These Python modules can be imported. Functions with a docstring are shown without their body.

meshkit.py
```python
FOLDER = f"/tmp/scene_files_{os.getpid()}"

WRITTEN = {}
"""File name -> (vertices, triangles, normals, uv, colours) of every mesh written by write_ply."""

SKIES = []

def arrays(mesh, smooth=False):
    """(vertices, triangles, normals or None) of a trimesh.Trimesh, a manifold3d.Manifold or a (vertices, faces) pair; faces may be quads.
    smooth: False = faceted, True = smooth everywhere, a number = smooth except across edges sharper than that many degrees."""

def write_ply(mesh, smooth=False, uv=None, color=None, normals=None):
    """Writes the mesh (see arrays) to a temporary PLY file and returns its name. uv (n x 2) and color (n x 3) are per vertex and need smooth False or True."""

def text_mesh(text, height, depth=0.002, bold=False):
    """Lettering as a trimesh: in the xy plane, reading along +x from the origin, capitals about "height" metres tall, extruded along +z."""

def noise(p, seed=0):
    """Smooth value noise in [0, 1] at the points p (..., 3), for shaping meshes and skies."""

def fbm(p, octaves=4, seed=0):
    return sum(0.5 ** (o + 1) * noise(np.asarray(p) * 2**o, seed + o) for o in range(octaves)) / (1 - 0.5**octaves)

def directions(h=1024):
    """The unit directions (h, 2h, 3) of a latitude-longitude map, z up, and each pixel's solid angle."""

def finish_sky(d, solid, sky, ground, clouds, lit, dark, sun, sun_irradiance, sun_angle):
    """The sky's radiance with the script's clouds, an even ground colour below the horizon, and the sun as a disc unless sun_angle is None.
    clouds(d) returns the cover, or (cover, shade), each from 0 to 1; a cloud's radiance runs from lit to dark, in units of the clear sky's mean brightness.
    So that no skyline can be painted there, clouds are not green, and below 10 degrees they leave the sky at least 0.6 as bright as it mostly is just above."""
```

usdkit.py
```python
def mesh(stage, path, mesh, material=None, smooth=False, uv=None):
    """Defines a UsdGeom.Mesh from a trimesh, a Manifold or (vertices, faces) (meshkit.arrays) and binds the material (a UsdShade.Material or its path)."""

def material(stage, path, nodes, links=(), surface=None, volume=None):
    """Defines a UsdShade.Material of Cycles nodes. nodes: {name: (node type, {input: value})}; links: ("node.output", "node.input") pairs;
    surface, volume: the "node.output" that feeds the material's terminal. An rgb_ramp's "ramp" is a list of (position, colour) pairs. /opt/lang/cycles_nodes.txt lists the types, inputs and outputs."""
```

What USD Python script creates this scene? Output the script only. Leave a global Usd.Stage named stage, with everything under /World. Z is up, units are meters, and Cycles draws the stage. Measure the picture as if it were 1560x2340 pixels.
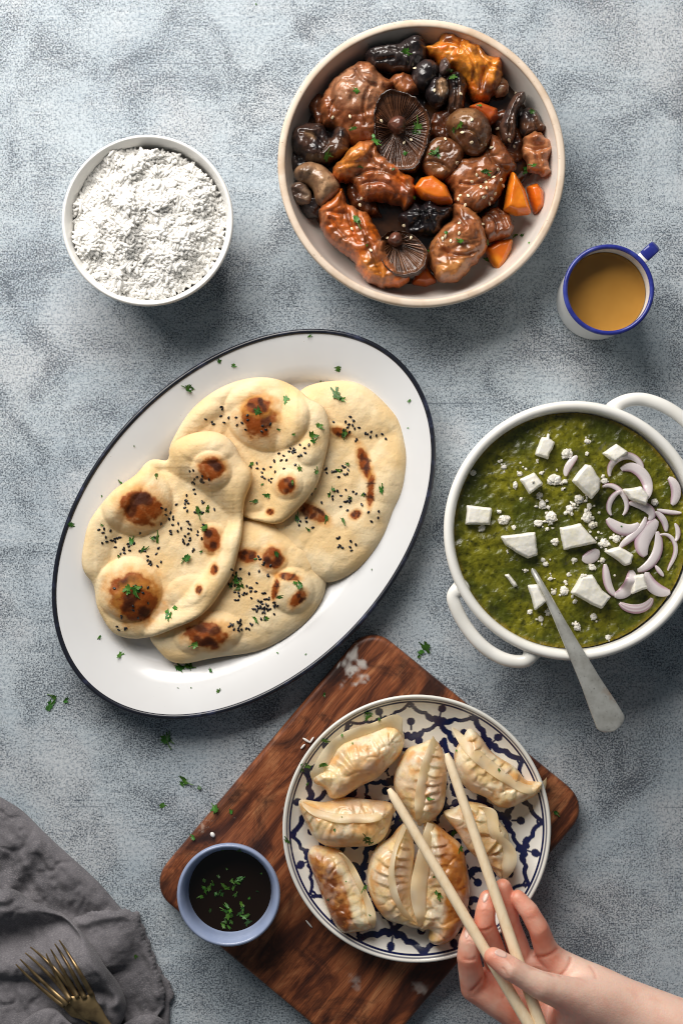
import math, random
import numpy as np, trimesh, shapely, manifold3d
from scipy.spatial import Delaunay, cKDTree
from scipy.interpolate import splprep, splev
from scipy.ndimage import gaussian_filter, maximum_filter, grey_closing
from shapely.geometry import Polygon, Point, LineString
import usdkit
from meshkit import noise, fbm
from pxr import Usd, UsdGeom, UsdLux, UsdShade, Gf, Sdf, Vt

stage = Usd.Stage.CreateInMemory()
UsdGeom.SetStageUpAxis(stage, 'Z'); UsdGeom.SetStageMetersPerUnit(stage, 1.0)
UsdGeom.Xform.Define(stage, '/World'); UsdGeom.Scope.Define(stage, '/World/Looks')

# ---------------- camera ----------------
H = 1.5                      # camera height above the table
S = 1 / 2600.0               # metres of table per photo pixel
cam = UsdGeom.Camera.Define(stage, '/World/camera')
cam.CreateHorizontalApertureAttr(36.0); cam.CreateVerticalApertureAttr(54.0)
cam.CreateFocalLengthAttr(36.0 * H / (1560 * S))
cam.AddTranslateOp().Set(Gf.Vec3d(0, 0, H))
cam.CreateClippingRangeAttr(Gf.Vec2f(0.05, 50))
cam.CreateFStopAttr(7.0); cam.CreateFocusDistanceAttr(H - 0.035)
cam.CreateExposureAttr(0.0)

# ---------------- light: one big window beyond the top edge, dim room ----------------
def rect_light(name, pos, target, w, h, inten, color):
    l = UsdLux.RectLight.Define(stage, '/World/' + name)
    l.CreateWidthAttr(w); l.CreateHeightAttr(h); l.CreateIntensityAttr(inten); l.CreateColorAttr(Gf.Vec3f(*color))
    m = Gf.Matrix4d(); m.SetLookAt(Gf.Vec3d(*pos), Gf.Vec3d(*target), Gf.Vec3d(0, 0, 1))
    l.AddTransformOp().Set(m.GetInverse())
rect_light('window_light', (-0.52, 1.12, 0.98), (0.0, 0.0, 0.0), 1.35, 1.0, 10.9, (1.0, 0.955, 0.90))
room = usdkit.material(stage, '/World/Looks/room_light', {'b': ('background_shader', {'color': (0.80, 0.92, 1.0), 'strength': 0.085})}, surface='b.background')
dome = UsdLux.DomeLight.Define(stage, '/World/room_light')
dome.CreateIntensityAttr(1.0)
UsdShade.MaterialBindingAPI.Apply(dome.GetPrim()).Bind(room)

# ---------------- frames: enlarged views of the photo -> photo pixels -> table ----------------
FR = {'X': (0, 0, 1), 'B': (620, 20, .4487), 'N': (100, 730, .5897), 'P': (980, 880, .3718), 'D': (620, 1560, .4359), 'H': (860, 1980, .4487),
      'K': (0, 1800, .4231), 'R': (100, 270, .2949), 'M': (1240, 520, .2051), 'G': (1020, 2000, .2179), 'F': (0, 2040, .2564)}
def px(fr, p):
    o = FR[fr]; p = np.asarray(p, float)
    return np.array([o[0], o[1]]) + p[..., :2] * o[2]
def at(fr, p, z=0.0):
    q = px(fr, p); k = S * (H - np.asarray(z)) / H
    return np.stack([(q[..., 0] - 780) * k, -(q[..., 1] - 1170) * k], -1)
def at3(fr, p):                 # p = (u, v, z)
    p = np.asarray(p, float)
    return np.concatenate([at(fr, p[..., :2], p[..., 2]), p[..., 2:3]], -1)
def mlen(fr, z=0.03): return FR[fr][2] * S * (H - z) / H

# ---------------- naming and scene tree ----------------
used = {}
def numbered(parent, name):
    k = (parent, name); used[k] = used.get(k, -1) + 1
    return f'{parent}/{name}' if used[k] == 0 else f'{parent}/{name}_{used[k]:03d}'
def tag(path, label=None, cat=None, group=None, kind=None):
    p = stage.GetPrimAtPath(path)
    for k, v in (('label', label), ('category', cat), ('group', group), ('kind', kind)):
        if v: p.SetCustomDataByKey(k, v)
def thing(name, label, cat, base, group=None):
    path = numbered('/World', name)
    x = UsdGeom.Xform.Define(stage, path); x.AddTranslateOp().Set(Gf.Vec3d(*map(float, base)))
    tag(path, label, cat, group); BASE[path] = np.asarray(base, float)
    return path
BASE = {}
def base_of(path):
    while path:
        if path in BASE: return BASE[path]
        path = path.rpartition('/')[0]
    return np.zeros(3)
def put(path, v, f, m, smooth, col, origin):
    q = np.asarray(v)[f] - np.mean(v, 0)
    if np.einsum('ij,ij->', q[:, 0], np.cross(q[:, 1], q[:, 2])) < 0: f = f[:, ::-1]      # faces outward
    g = usdkit.mesh(stage, path, (np.asarray(v) - origin, f), m, smooth)
    if col is not None:
        UsdGeom.PrimvarsAPI(g).CreatePrimvar('col', Sdf.ValueTypeNames.Color3fArray, 'vertex').Set(Vt.Vec3fArray.FromNumpy(np.asarray(col, np.float32)))
    return g
def part(parent, name, vf, m, smooth=True, col=None, label=None, stamp_=True):
    v, f = arr(vf); path = numbered(parent, name)
    put(path, v, f, m, smooth, col, base_of(parent))
    if label: tag(path, label)
    if stamp_: stamp(v, f)
    return path
def single(name, vf, m, label, cat, group=None, smooth=True, col=None, kind=None, stamp_=True):
    v, f = arr(vf); path = numbered('/World', name)
    o = np.array([*(v[:, :2].min(0) + v[:, :2].max(0)) / 2, v[:, 2].min()])
    g = put(path, v, f, m, smooth, col, o)
    g.AddTranslateOp().Set(Gf.Vec3d(*map(float, o)))
    tag(path, label, cat, group, kind)
    if stamp_: stamp(v, f)
    return path
def arr(vf):
    if hasattr(vf, 'vertices'): return np.array(vf.vertices), np.array(vf.faces)
    v, f = np.asarray(vf[0], float), np.asarray(vf[1], int)
    if f.shape[1] == 4: f = np.vstack([f[:, [0, 1, 2]], f[:, [0, 2, 3]]])
    return v, f
def used_only(v, f):
    k = np.unique(f); m = np.zeros(len(v), int); m[k] = np.arange(len(k))
    return v[k], m[f]
def cat(*ms):
    vs, fs, n = [], [], 0
    for m in ms:
        v, f = arr(m); vs.append(v); fs.append(f + n); n += len(v)
    return np.vstack(vs), np.vstack(fs)

# ---------------- height map: what already lies where (so that things rest on things) ----------------
RES = 0.0007; HX, HY = 0.42, 0.56
HM = np.zeros((int(2 * HX / RES), int(2 * HY / RES)))
def stamp(v, f):
    t = v[f]; keep = (np.abs(t[:, :, 0]).min(1) < HX) & (np.abs(t[:, :, 1]).min(1) < HY); t = t[keep]
    if not len(t): return
    e = np.max(np.linalg.norm(t[:, :, :2] - np.roll(t[:, :, :2], 1, 1), axis=2), 1)
    k = np.clip(np.ceil(e / RES * 0.9).astype(int), 1, 80)
    for kk in np.unique(k):
        a, b = np.meshgrid(np.arange(kk + 1), np.arange(kk + 1), indexing='ij'); ok = a + b <= kk
        w = np.stack([a[ok], b[ok], kk - a[ok] - b[ok]], 1) / kk
        q = np.einsum('kc,tcd->tkd', w, t[k == kk]).reshape(-1, 3)
        i, j = ((q[:, 0] + HX) / RES).astype(int), ((q[:, 1] + HY) / RES).astype(int)
        ok = (i >= 0) & (j >= 0) & (i < HM.shape[0]) & (j < HM.shape[1])
        np.maximum.at(HM, (i[ok], j[ok]), q[ok, 2])
def hm(xy, m=None):
    m = HM if m is None else m
    i = np.clip(((xy[..., 0] + HX) / RES).astype(int), 0, m.shape[0] - 1); j = np.clip(((xy[..., 1] + HY) / RES).astype(int), 0, m.shape[1] - 1)
    return m[i, j]
def window(xy, rad):
    n = max(1, int(rad / RES)); i, j = int((xy[0] + HX) / RES), int((xy[1] + HY) / RES)
    i0, j0 = max(i - n, 0), max(j - n, 0); return HM[i0:i + n + 1, j0:j + n + 1], i0, j0
def on_surface(fr, p, rad=0.002):
    """The point of what lies there under photo point p, with the local plane's slopes."""
    z = 0.03
    for _ in range(5):
        xy = at(fr, p, z); w, i0, j0 = window(xy, rad)
        z = float(np.median(w)) if w.size else 0.0
    if not w.size: return np.array([*xy, 0.0]), (0.0, 0.0)
    a, b = np.meshgrid(np.arange(w.shape[0]), np.arange(w.shape[1]), indexing='ij')
    A = np.stack([a.ravel() * RES, b.ravel() * RES, np.ones(w.size)], 1)
    g = np.linalg.lstsq(A, w.ravel(), rcond=None)[0]
    return np.array([*xy, z]), (float(np.clip(g[0], -1, 1)), float(np.clip(g[1], -1, 1)))

# ---------------- shape builders ----------------
def spline(p, n=None, closed=False, step=None, s=0):
    p = np.asarray(p, float); q = np.vstack([p, p[:1]]) if closed else p
    k = min(3, len(q) - 1)
    tck, _ = splprep(q.T, s=s, per=closed, k=k)
    d = np.array(splev(np.linspace(0, 1, 400), tck)).T
    if n is None: n = max(8, int(np.linalg.norm(np.diff(d, axis=0), axis=1).sum() / step))
    L = np.concatenate([[0], np.cumsum(np.linalg.norm(np.diff(d, axis=0), axis=1))])
    u = np.interp(np.linspace(0, L[-1], n, endpoint=not closed), L, np.linspace(0, 1, 400))
    return np.array(splev(u, tck)).T
def polyres(p, step):           # resampled straight-edged polygon
    r = Polygon(p).exterior; n = max(12, int(r.length / step))
    return np.array([r.interpolate(i * r.length / n).coords[0] for i in range(n)])
def pillow(fr, out, z0, h, R, p=2.0, step=0.0012, under=0.4, bumps=(), nz=(), tilt=(0, 0), extra=None, drape=None, seed=0, straight=False, zref=None, flat=0.0, rag=0.0):
    """A closed body from its outline: swells from the edge inwards over R to height h; bumps, noise and tilt shape the top; drape lets it lie over what is there."""
    zref = z0 + h * .5 if zref is None else zref
    o = at(fr, out, zref)
    if straight:
        q = Polygon(o).buffer(-flat).buffer(flat, quad_segs=4) if flat else Polygon(o)
        o = polyres(np.array(q.exterior.coords)[:-1], step)
    else: o = spline(o, closed=True, step=step)
    if rag:
        tn = np.roll(o, -1, 0) - np.roll(o, 1, 0); tn /= np.linalg.norm(tn, axis=1, keepdims=True) + 1e-12
        o = o + np.c_[tn[:, 1], -tn[:, 0]] * (rag * 2 * (fbm(np.c_[o / .007, np.full(len(o), seed * .7)], 3, seed) - .5))[:, None]
    poly = Polygon(o)
    if not poly.is_valid:
        poly = poly.buffer(0); poly = max(getattr(poly, 'geoms', [poly]), key=lambda g: g.area); o = polyres(np.array(poly.exterior.coords)[:-1], step)
        poly = Polygon(o)
    x0, y0, x1, y1 = poly.bounds
    gx, gy = np.meshgrid(np.arange(x0, x1, step), np.arange(y0, y1, step * .87), indexing='ij')
    gx = gx + (np.arange(gx.shape[1]) % 2)[None] * step * .5
    g = np.stack([gx.ravel(), gy.ravel()], 1)
    inner = poly.buffer(-step * .8)
    g = g[shapely.contains_xy(inner, g[:, 0], g[:, 1])] if not inner.is_empty else np.zeros((0, 2))
    ring = []
    r1 = poly.buffer(-step * .4)
    for q in getattr(r1, 'geoms', [r1]):
        if not q.is_empty:
            ring.append(polyres(np.array(q.exterior.coords)[:-1], step))
    P = np.vstack([o, *ring, g]); nb = len(o)
    tri = Delaunay(P).simplices; c = P[tri].mean(1)
    tri = tri[shapely.contains_xy(poly, c[:, 0], c[:, 1])]
    a = P[tri]; sgn = np.cross(a[:, 1] - a[:, 0], a[:, 2] - a[:, 0])
    tri = tri[np.abs(sgn) > 1e-12]; sgn = sgn[np.abs(sgn) > 1e-12]; tri[sgn < 0] = tri[sgn < 0][:, ::-1]
    dense = polyres(o, step * .3)
    d = cKDTree(dense).query(P)[0]; d[:nb] = 0
    t = np.clip(d / R, 0, 1); prof = np.maximum(1 - (1 - t) ** p, 0) ** (1 / p)
    ctr = P.mean(0); rel = P - ctr
    zb = np.full(len(P), z0) + tilt[0] * rel[:, 0] + tilt[1] * rel[:, 1]
    if drape is not None:
        i0, j0 = int((x0 + HX) / RES) - 12, int((y0 + HY) / RES) - 12
        sub = HM[max(i0, 0):int((x1 + HX) / RES) + 13, max(j0, 0):int((y1 + HY) / RES) + 13]
        big = np.full(HM.shape, 0.0); big[max(i0, 0):max(i0, 0) + sub.shape[0], max(j0, 0):max(j0, 0) + sub.shape[1]] = gaussian_filter(maximum_filter(sub, int(drape / RES) | 1), drape / RES)
        zb = np.maximum(zb, hm(P, big))
    zm = zb + under * h
    up = (1 - under) * h * prof
    for b in bumps:             # (u, v, ru, rv, angle, height[, power])
        bc = at(fr, b[:2], zref); s = mlen(fr, zref); an = -math.radians(b[4])
        r = P - bc; ca, sa = math.cos(an), math.sin(an)
        e = ((r[:, 0] * ca + r[:, 1] * sa) / (b[2] * s)) ** 2 + ((-r[:, 0] * sa + r[:, 1] * ca) / (b[3] * s)) ** 2
        pw = b[6] if len(b) > 6 else 1.0
        up = up + b[5] * np.clip(1 - e, 0, 1) ** pw * prof
    for amp, sc, sd in [k for k in nz if k[0] < 0]:     # creases: ridged noise
        w = fbm(np.c_[P / sc / 2, np.full(len(P), sd * 2.1)], 2, seed + 40 + sd) - .5
        r = 1 - np.abs(2 * fbm(np.c_[P / sc + w[:, None] * 1.6, np.full(len(P), sd * 1.3)], 2, seed + sd + 60) - 1)
        up = up + amp * np.clip((r - .72) / .28, 0, 1) ** 1.5 * np.minimum(1, d / (R * .4))
    for amp, sc, sd in [k for k in nz if k[0] > 0]:
        up = up + amp * 2 * (fbm(np.c_[P / sc, np.full(len(P), sd * 3.7)], 3, seed + sd) - .5) * np.minimum(1, d / (R * .5))
    if extra is not None: up = up + extra(P, d, prof)
    top = np.c_[P, zm + up]; bot = np.c_[P, zm - under * h * prof][nb:]
    m = np.arange(len(P)); m[nb:] = len(P) + np.arange(len(P) - nb)
    f = np.vstack([tri, m[tri][:, ::-1]])
    return np.vstack([top, bot]), f
def sd_poly(fr, poly, z, P):
    q = at(fr, poly, z); pg = Polygon(q).buffer(0)
    d = cKDTree(polyres(q, .0006)).query(P[:, :2])[0]
    return np.where(shapely.contains_xy(pg, P[:, 0], P[:, 1]), d, -d)
def paint(fr, v, base, spots, z, seed=0, second=None, nsc=0.012):
    """Vertex colours of the thing itself: base tone mottled with a second, then spots (u, v, ru, rv, angle, colour, strength, soft) or (polygon, colour, strength, soft metres)."""
    c = np.tile(np.asarray(base, float), (len(v), 1))
    if second is not None:
        w = np.clip((fbm(v / nsc, 4, seed) - .38) * 4, 0, 1)[:, None]; c = c * (1 - w) + np.asarray(second) * w
    edge = (fbm(v / .006, 3, seed + 5) - .5); fine = fbm(v / .003, 3, seed + 9)
    for sp in spots:
        if len(sp) == 4:
            w = np.clip((sd_poly(fr, sp[0], z, v) + edge * .006) / sp[3] + .5, 0, 1) * sp[2]; col = sp[1]
        else:
            b = at(fr, sp[:2], z); s = mlen(fr, z); an = -math.radians(sp[4]); r = v[:, :2] - b; ca, sa = math.cos(an), math.sin(an)
            e = np.sqrt(((r[:, 0] * ca + r[:, 1] * sa) / (sp[2] * s)) ** 2 + ((-r[:, 0] * sa + r[:, 1] * ca) / (sp[3] * s)) ** 2) + edge * .75
            soft = sp[7]; w = np.clip((1 - e) / soft + .5, 0, 1) * sp[6] * np.clip(.55 + fine * .9, 0, 1); col = sp[5]
        c = c * (1 - w[:, None]) + np.asarray(col) * w[:, None]
    return c
def lathe(prof, n=128, c=(0, 0, 0), ell=None):
    """Revolved closed or open profile of (radius, z). ell = (a, b, angle): profile radii become offsets from an ellipse."""
    pr = np.asarray(prof, float); an = np.arange(n) * 2 * np.pi / n
    if ell is None:
        x, y = pr[:, :1] * np.cos(an), pr[:, :1] * np.sin(an)
    else:
        a, b, th = ell; X, Y = np.maximum(a + pr[:, :1], a - b + 1e-4) * np.cos(an), np.maximum(b + pr[:, :1], 1e-5) * np.sin(an)
        x, y = X * math.cos(th) - Y * math.sin(th), X * math.sin(th) + Y * math.cos(th)
    v = np.stack([x, y, np.repeat(pr[:, 1:], n, 1)], -1) + np.asarray(c)
    m = len(pr); i, j = np.meshgrid(np.arange(m - 1), np.arange(n), indexing='ij'); k = (j + 1) % n
    return v.reshape(-1, 3), np.stack([i * n + j, i * n + k, (i + 1) * n + k, (i + 1) * n + j], -1).reshape(-1, 4)[:, ::-1]
def rounded(prof, s=0.0008):
    return spline(prof, step=s)
def tube(path, rw, rt, n=10, caps=True, up=(0, 0, 1)):
    """An elliptical bar along a path: half-width rw across, half-thickness rt along up."""
    p = np.asarray(path, float); t = np.gradient(p, axis=0); t /= np.linalg.norm(t, axis=1, keepdims=True) + 1e-12
    u = np.broadcast_to(np.asarray(up, float), p.shape); w = np.cross(t, u); w /= np.linalg.norm(w, axis=1, keepdims=True) + 1e-9
    u = np.cross(w, t); an = np.arange(n) * 2 * np.pi / n
    rw, rt = np.broadcast_to(rw, (len(p),)), np.broadcast_to(rt, (len(p),))
    v = p[:, None] + (rw[:, None] * np.cos(an))[..., None] * w[:, None] + (rt[:, None] * np.sin(an))[..., None] * u[:, None]
    m = len(p); i, j = np.meshgrid(np.arange(m - 1), np.arange(n), indexing='ij'); k = (j + 1) % n
    f = np.stack([i * n + j, i * n + k, (i + 1) * n + k, (i + 1) * n + j], -1).reshape(-1, 4)
    f = np.vstack([f[:, [0, 1, 2]], f[:, [0, 2, 3]]]); v = v.reshape(-1, 3)
    if caps:
        v = np.vstack([v, p[:1], p[-1:]]); a = np.arange(n); b = (a + 1) % n
        f = np.vstack([f, np.stack([np.full(n, m * n), b, a], 1), np.stack([np.full(n, m * n + 1), (m - 1) * n + a, (m - 1) * n + b], 1)])
    return v, f
def sheet(A, B, th, nv=7, bulge=0.0, ripple=0.0, freq=20, taper=True):
    """A thin closed flap between two 3-D curves A (root) and B (free edge)."""
    n = len(A); s = np.linspace(0, 1, nv)[None, :, None]; A, B = A[:, None], B[:, None]
    P = A * (1 - s) + B * s
    P[..., 2] += bulge * np.sin(np.pi * s[..., 0]) + ripple * np.sin(np.linspace(0, freq, n))[:, None] * s[..., 0] ** 2
    du, dv = np.gradient(P, axis=0), np.gradient(P, axis=1); nn = np.cross(du, dv); nn /= np.linalg.norm(nn, axis=2, keepdims=True) + 1e-12
    tt = th / 2 * (np.sqrt(np.clip(1.02 - s ** 2, 0.02, 1)) if taper else 1)
    v = np.vstack([(P + nn * tt).reshape(-1, 3), (P - nn * tt).reshape(-1, 3)]); m = nv; N = n * m
    i, j = np.meshgrid(np.arange(n - 1), np.arange(m - 1), indexing='ij')
    q = np.stack([i * m + j, (i + 1) * m + j, (i + 1) * m + j + 1, i * m + j + 1], -1).reshape(-1, 4)
    loop = np.concatenate([np.arange(n) * m, (n - 1) * m + np.arange(1, m), np.arange(n - 2, -1, -1) * m + m - 1, np.arange(m - 2, 0, -1)])
    l2 = np.roll(loop, -1); side = np.stack([loop, loop + N, l2 + N, l2], 1)
    return v, np.vstack([q, q[:, ::-1] + N, side])
def ellipsoid(c, r, sub=2, R=None):
    m = trimesh.creation.icosphere(sub); v = m.vertices * r
    if R is not None: v = v @ R.T
    return v + np.asarray(c), np.array(m.faces)
def rot(ax, a): return trimesh.transformations.rotation_matrix(a, ax)[:3, :3]

# ---------------- materials ----------------
def mat(name, color=None, rough=.5, noise_=None, bump=None, col=False, mul=None, **kw):
    """Principled surface. noise_ = (scale, colour2, lo, hi, stretch) mottles the colour; bump = (scale, strength, distance) gives fine relief; col uses the mesh's own colours."""
    n, l = {'p': ('principled_bsdf', {'roughness': rough, **({'base_color': color} if color is not None and not col else {}), **kw}), 'g': ('geometry', {})}, []
    src = None
    if col: n['a'] = ('attribute', {'attribute': 'col'}); src = 'a.color'
    if noise_:
        for q, (sc, c2, lo, hi, st) in enumerate(noise_ if isinstance(noise_, list) else [noise_]):
            n[f'm{q}'] = ('mapping', {'scale': st}); n[f'n{q}'] = ('noise_texture', {'scale': sc, 'detail': 4.0, 'roughness': .6})
            n[f'r{q}'] = ('map_range', {'from_min': lo, 'from_max': hi, 'clamp': True}); n[f'x{q}'] = ('mix_color', {'b': c2, **({'a': color} if src is None else {})})
            l += [('g.position', f'm{q}.vector'), (f'm{q}.vector', f'n{q}.vector'), (f'n{q}.fac', f'r{q}.value'), (f'r{q}.result', f'x{q}.fac')]
            if src: l.append((src, f'x{q}.a'))
            src = f'x{q}.result'
    if src: l.append((src, 'p.base_color'))
    if bump:
        n['bn'] = ('noise_texture', {'scale': bump[0], 'detail': 3.0}); n['bp'] = ('bump', {'strength': bump[1], 'distance': bump[2]})
        l += [('g.position', 'bn.vector'), ('bn.fac', 'bp.height'), ('bp.normal', 'p.normal')]
    return usdkit.material(stage, '/World/Looks/' + name, n, l, surface='p.BSDF')

# ---------------- looks ----------------
one = (1, 1, 1)
TB = usdkit.material(stage, '/World/Looks/painted_table', {
    'g': ('geometry', {}), 'p': ('principled_bsdf', {'roughness': .62, 'specular_ior_level': .3}),
    'n1': ('noise_texture', {'scale': 9.0, 'detail': 6.0, 'roughness': .62}), 'r1': ('map_range', {'from_min': .33, 'from_max': .67, 'clamp': True}),
    'm2': ('mapping', {'scale': (18, 260, 1)}), 'n2': ('noise_texture', {'scale': 1.0, 'detail': 5.0, 'roughness': .7}), 'r2': ('map_range', {'from_min': .5, 'from_max': .72, 'to_max': .45, 'clamp': True}),
    'n3': ('noise_texture', {'scale': 700.0, 'detail': 3.0, 'roughness': .7}), 'n4': ('noise_texture', {'scale': 16.0, 'detail': 6.0, 'roughness': .65, 'distortion': .6}),
    's': ('math', {'math_type': 'multiply_add', 'value2': .56}), 'r3': ('map_range', {'from_min': .76, 'from_max': .905, 'clamp': True, 'to_max': .9}),
    'n5': ('noise_texture', {'scale': 380.0, 'detail': 2.0}), 'r5': ('map_range', {'from_min': .46, 'from_max': .68, 'to_max': .62, 'clamp': True}),
    'n6': ('noise_texture', {'scale': 11.0, 'detail': 3.0}), 'r6': ('map_range', {'from_min': .5, 'from_max': .62, 'to_max': .42, 'clamp': True}),
    'a': ('mix_color', {'a': (.50, .555, .595), 'b': (.40, .465, .52)}), 'w': ('mix_color', {'b': (.56, .56, .575)}), 'b': ('mix_color', {'b': (.66, .695, .72)}), 'c': ('mix_color', {'b': (.040, .053, .072)}), 'd': ('mix_color', {'b': (.17, .215, .265)}),
    'm7': ('mapping', {'scale': (3.5, 330, 1), 'rotation': (0, 0, .03)}), 'n7': ('noise_texture', {'scale': 1.0, 'detail': 2.0}), 'r7': ('map_range', {'from_min': .70, 'from_max': .735, 'clamp': True, 'to_max': .6}), 'e': ('mix_color', {'b': (.10, .125, .155)}),
    'bp': ('bump', {'strength': .3, 'distance': .0008})},
    [('g.position', 'm7.vector'), ('m7.vector', 'n7.vector'), ('n7.fac', 'r7.value'), ('r7.result', 'e.fac'), ('c.result', 'e.a'), ('g.position', 'n1.vector'), ('n1.fac', 'r1.value'), ('r1.result', 'a.fac'), ('g.position', 'm2.vector'), ('m2.vector', 'n2.vector'), ('n2.fac', 'r2.value'), ('a.result', 'w.a'), ('g.position', 'n6.vector'), ('n6.fac', 'r6.value'), ('r6.result', 'w.fac'),
     ('w.result', 'b.a'), ('r2.result', 'b.fac'), ('g.position', 'n3.vector'), ('g.position', 'n4.vector'), ('n4.fac', 's.value1'), ('n3.fac', 's.value3'), ('s.value', 'r3.value'), ('b.result', 'd.a'),
     ('g.position', 'n5.vector'), ('n5.fac', 'r5.value'), ('r5.result', 'd.fac'), ('d.result', 'c.a'), ('r3.result', 'c.fac'), ('e.result', 'p.base_color'), ('n3.fac', 'bp.height'), ('bp.normal', 'p.normal')], surface='p.BSDF')
WHITE = mat('white_porcelain', (.86, .85, .82), .18, specular_ior_level=.5)
POTW = mat('white_stoneware_pot', (.85, .84, .80), .22, (30, (.80, .78, .72), .45, .7, one))
ENAM = mat('white_enamel', (.68, .68, .685), .2, [(9, (.72, .73, .74), .4, .7, one), (260, (.42, .40, .38), .735, .76, one)])
BLACK = mat('black_enamel_rim', (.012, .014, .022), .25, (60, (.05, .06, .12), .55, .75, one))
BLUE = mat('blue_enamel', (.022, .03, .22), .2, (50, (.05, .07, .33), .5, .7, one))
STONE = mat('speckled_stoneware', (.66, .62, .57), .35, [(18, (.58, .53, .48), .4, .65, one), (330, (.16, .11, .07), .70, .74, one)])
RAW = mat('raw_clay_rim', (.68, .56, .45), .5, [(40, (.54, .40, .28), .45, .7, one), (400, (.22, .14, .08), .66, .72, one)])
BLUEGLAZE = mat('periwinkle_glaze', (.25, .31, .47), .22, (35, (.33, .39, .55), .4, .7, one))
TEA = mat('tea', (.32, .155, .028), .04, (22, (.36, .18, .036), .4, .65, one))
SOY = mat('soy_sauce', (.010, .005, .003), .04)
STEWS = mat('stew_sauce', (.035, .014, .007), .12, (50, (.075, .03, .012), .45, .7, one), coat_weight=.5, coat_roughness=.08)
WOOD = usdkit.material(stage, '/World/Looks/dark_wood', {
    'g': ('geometry', {}), 'p': ('principled_bsdf', {'roughness': .42, 'specular_ior_level': .4}),
    'm': ('mapping', {'rotation': (0, 0, -.866)}), 'm1': ('mapping', {'scale': (11, 48, 11)}), 'n1': ('noise_texture', {'scale': 1.0, 'detail': 6.0, 'roughness': .65, 'distortion': .9}),
    'r1': ('rgb_ramp', {'ramp': [(.28, (.024, .008, .006)), (.42, (.10, .028, .012)), (.53, (.27, .082, .030)), (.68, (.48, .20, .085))]}),
    'm2': ('mapping', {'scale': (40, 900, 40)}), 'n2': ('noise_texture', {'scale': 1.0, 'detail': 3.0}), 'r2': ('map_range', {'from_min': .48, 'from_max': .7, 'clamp': True, 'to_max': .5}), 'x2': ('mix_color', {'b': (.045, .016, .010)}),
    'n3': ('noise_texture', {'scale': 17.0, 'detail': 5.0, 'roughness': .65, 'distortion': 1.2}), 'r3': ('map_range', {'from_min': .50, 'from_max': .66, 'clamp': True, 'to_max': .85}), 'x3': ('mix_color', {'b': (.022, .009, .007)}),
    'n4': ('noise_texture', {'scale': 30.0, 'detail': 7.0, 'roughness': .72}), 'r4': ('map_range', {'from_min': .63, 'from_max': .69, 'clamp': True, 'to_max': .45}), 'x4': ('mix_color', {'b': (.46, .36, .29)}),
    'at': ('attribute', {'attribute': 'col'}), 'x5': ('mix_color', {'b': (.60, .57, .53)}), 'bp': ('bump', {'strength': .35, 'distance': .0012})},
    [('g.position', 'm.vector'), ('m.vector', 'm1.vector'), ('m.vector', 'm2.vector'), ('m1.vector', 'n1.vector'), ('n1.fac', 'r1.fac'), ('r1.color', 'x2.a'), ('m2.vector', 'n2.vector'), ('n2.fac', 'r2.value'), ('r2.result', 'x2.fac'),
     ('x2.result', 'x3.a'), ('m.vector', 'n3.vector'), ('n3.fac', 'r3.value'), ('r3.result', 'x3.fac'), ('x3.result', 'x4.a'), ('g.position', 'n4.vector'), ('n4.fac', 'r4.value'), ('r4.result', 'x4.fac'),
     ('x4.result', 'x5.a'), ('at.fac', 'x5.fac'), ('x5.result', 'p.base_color'), ('n2.fac', 'bp.height'), ('bp.normal', 'p.normal')], surface='p.BSDF')
CHINA = mat('painted_china', None, .16, col=True)
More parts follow.
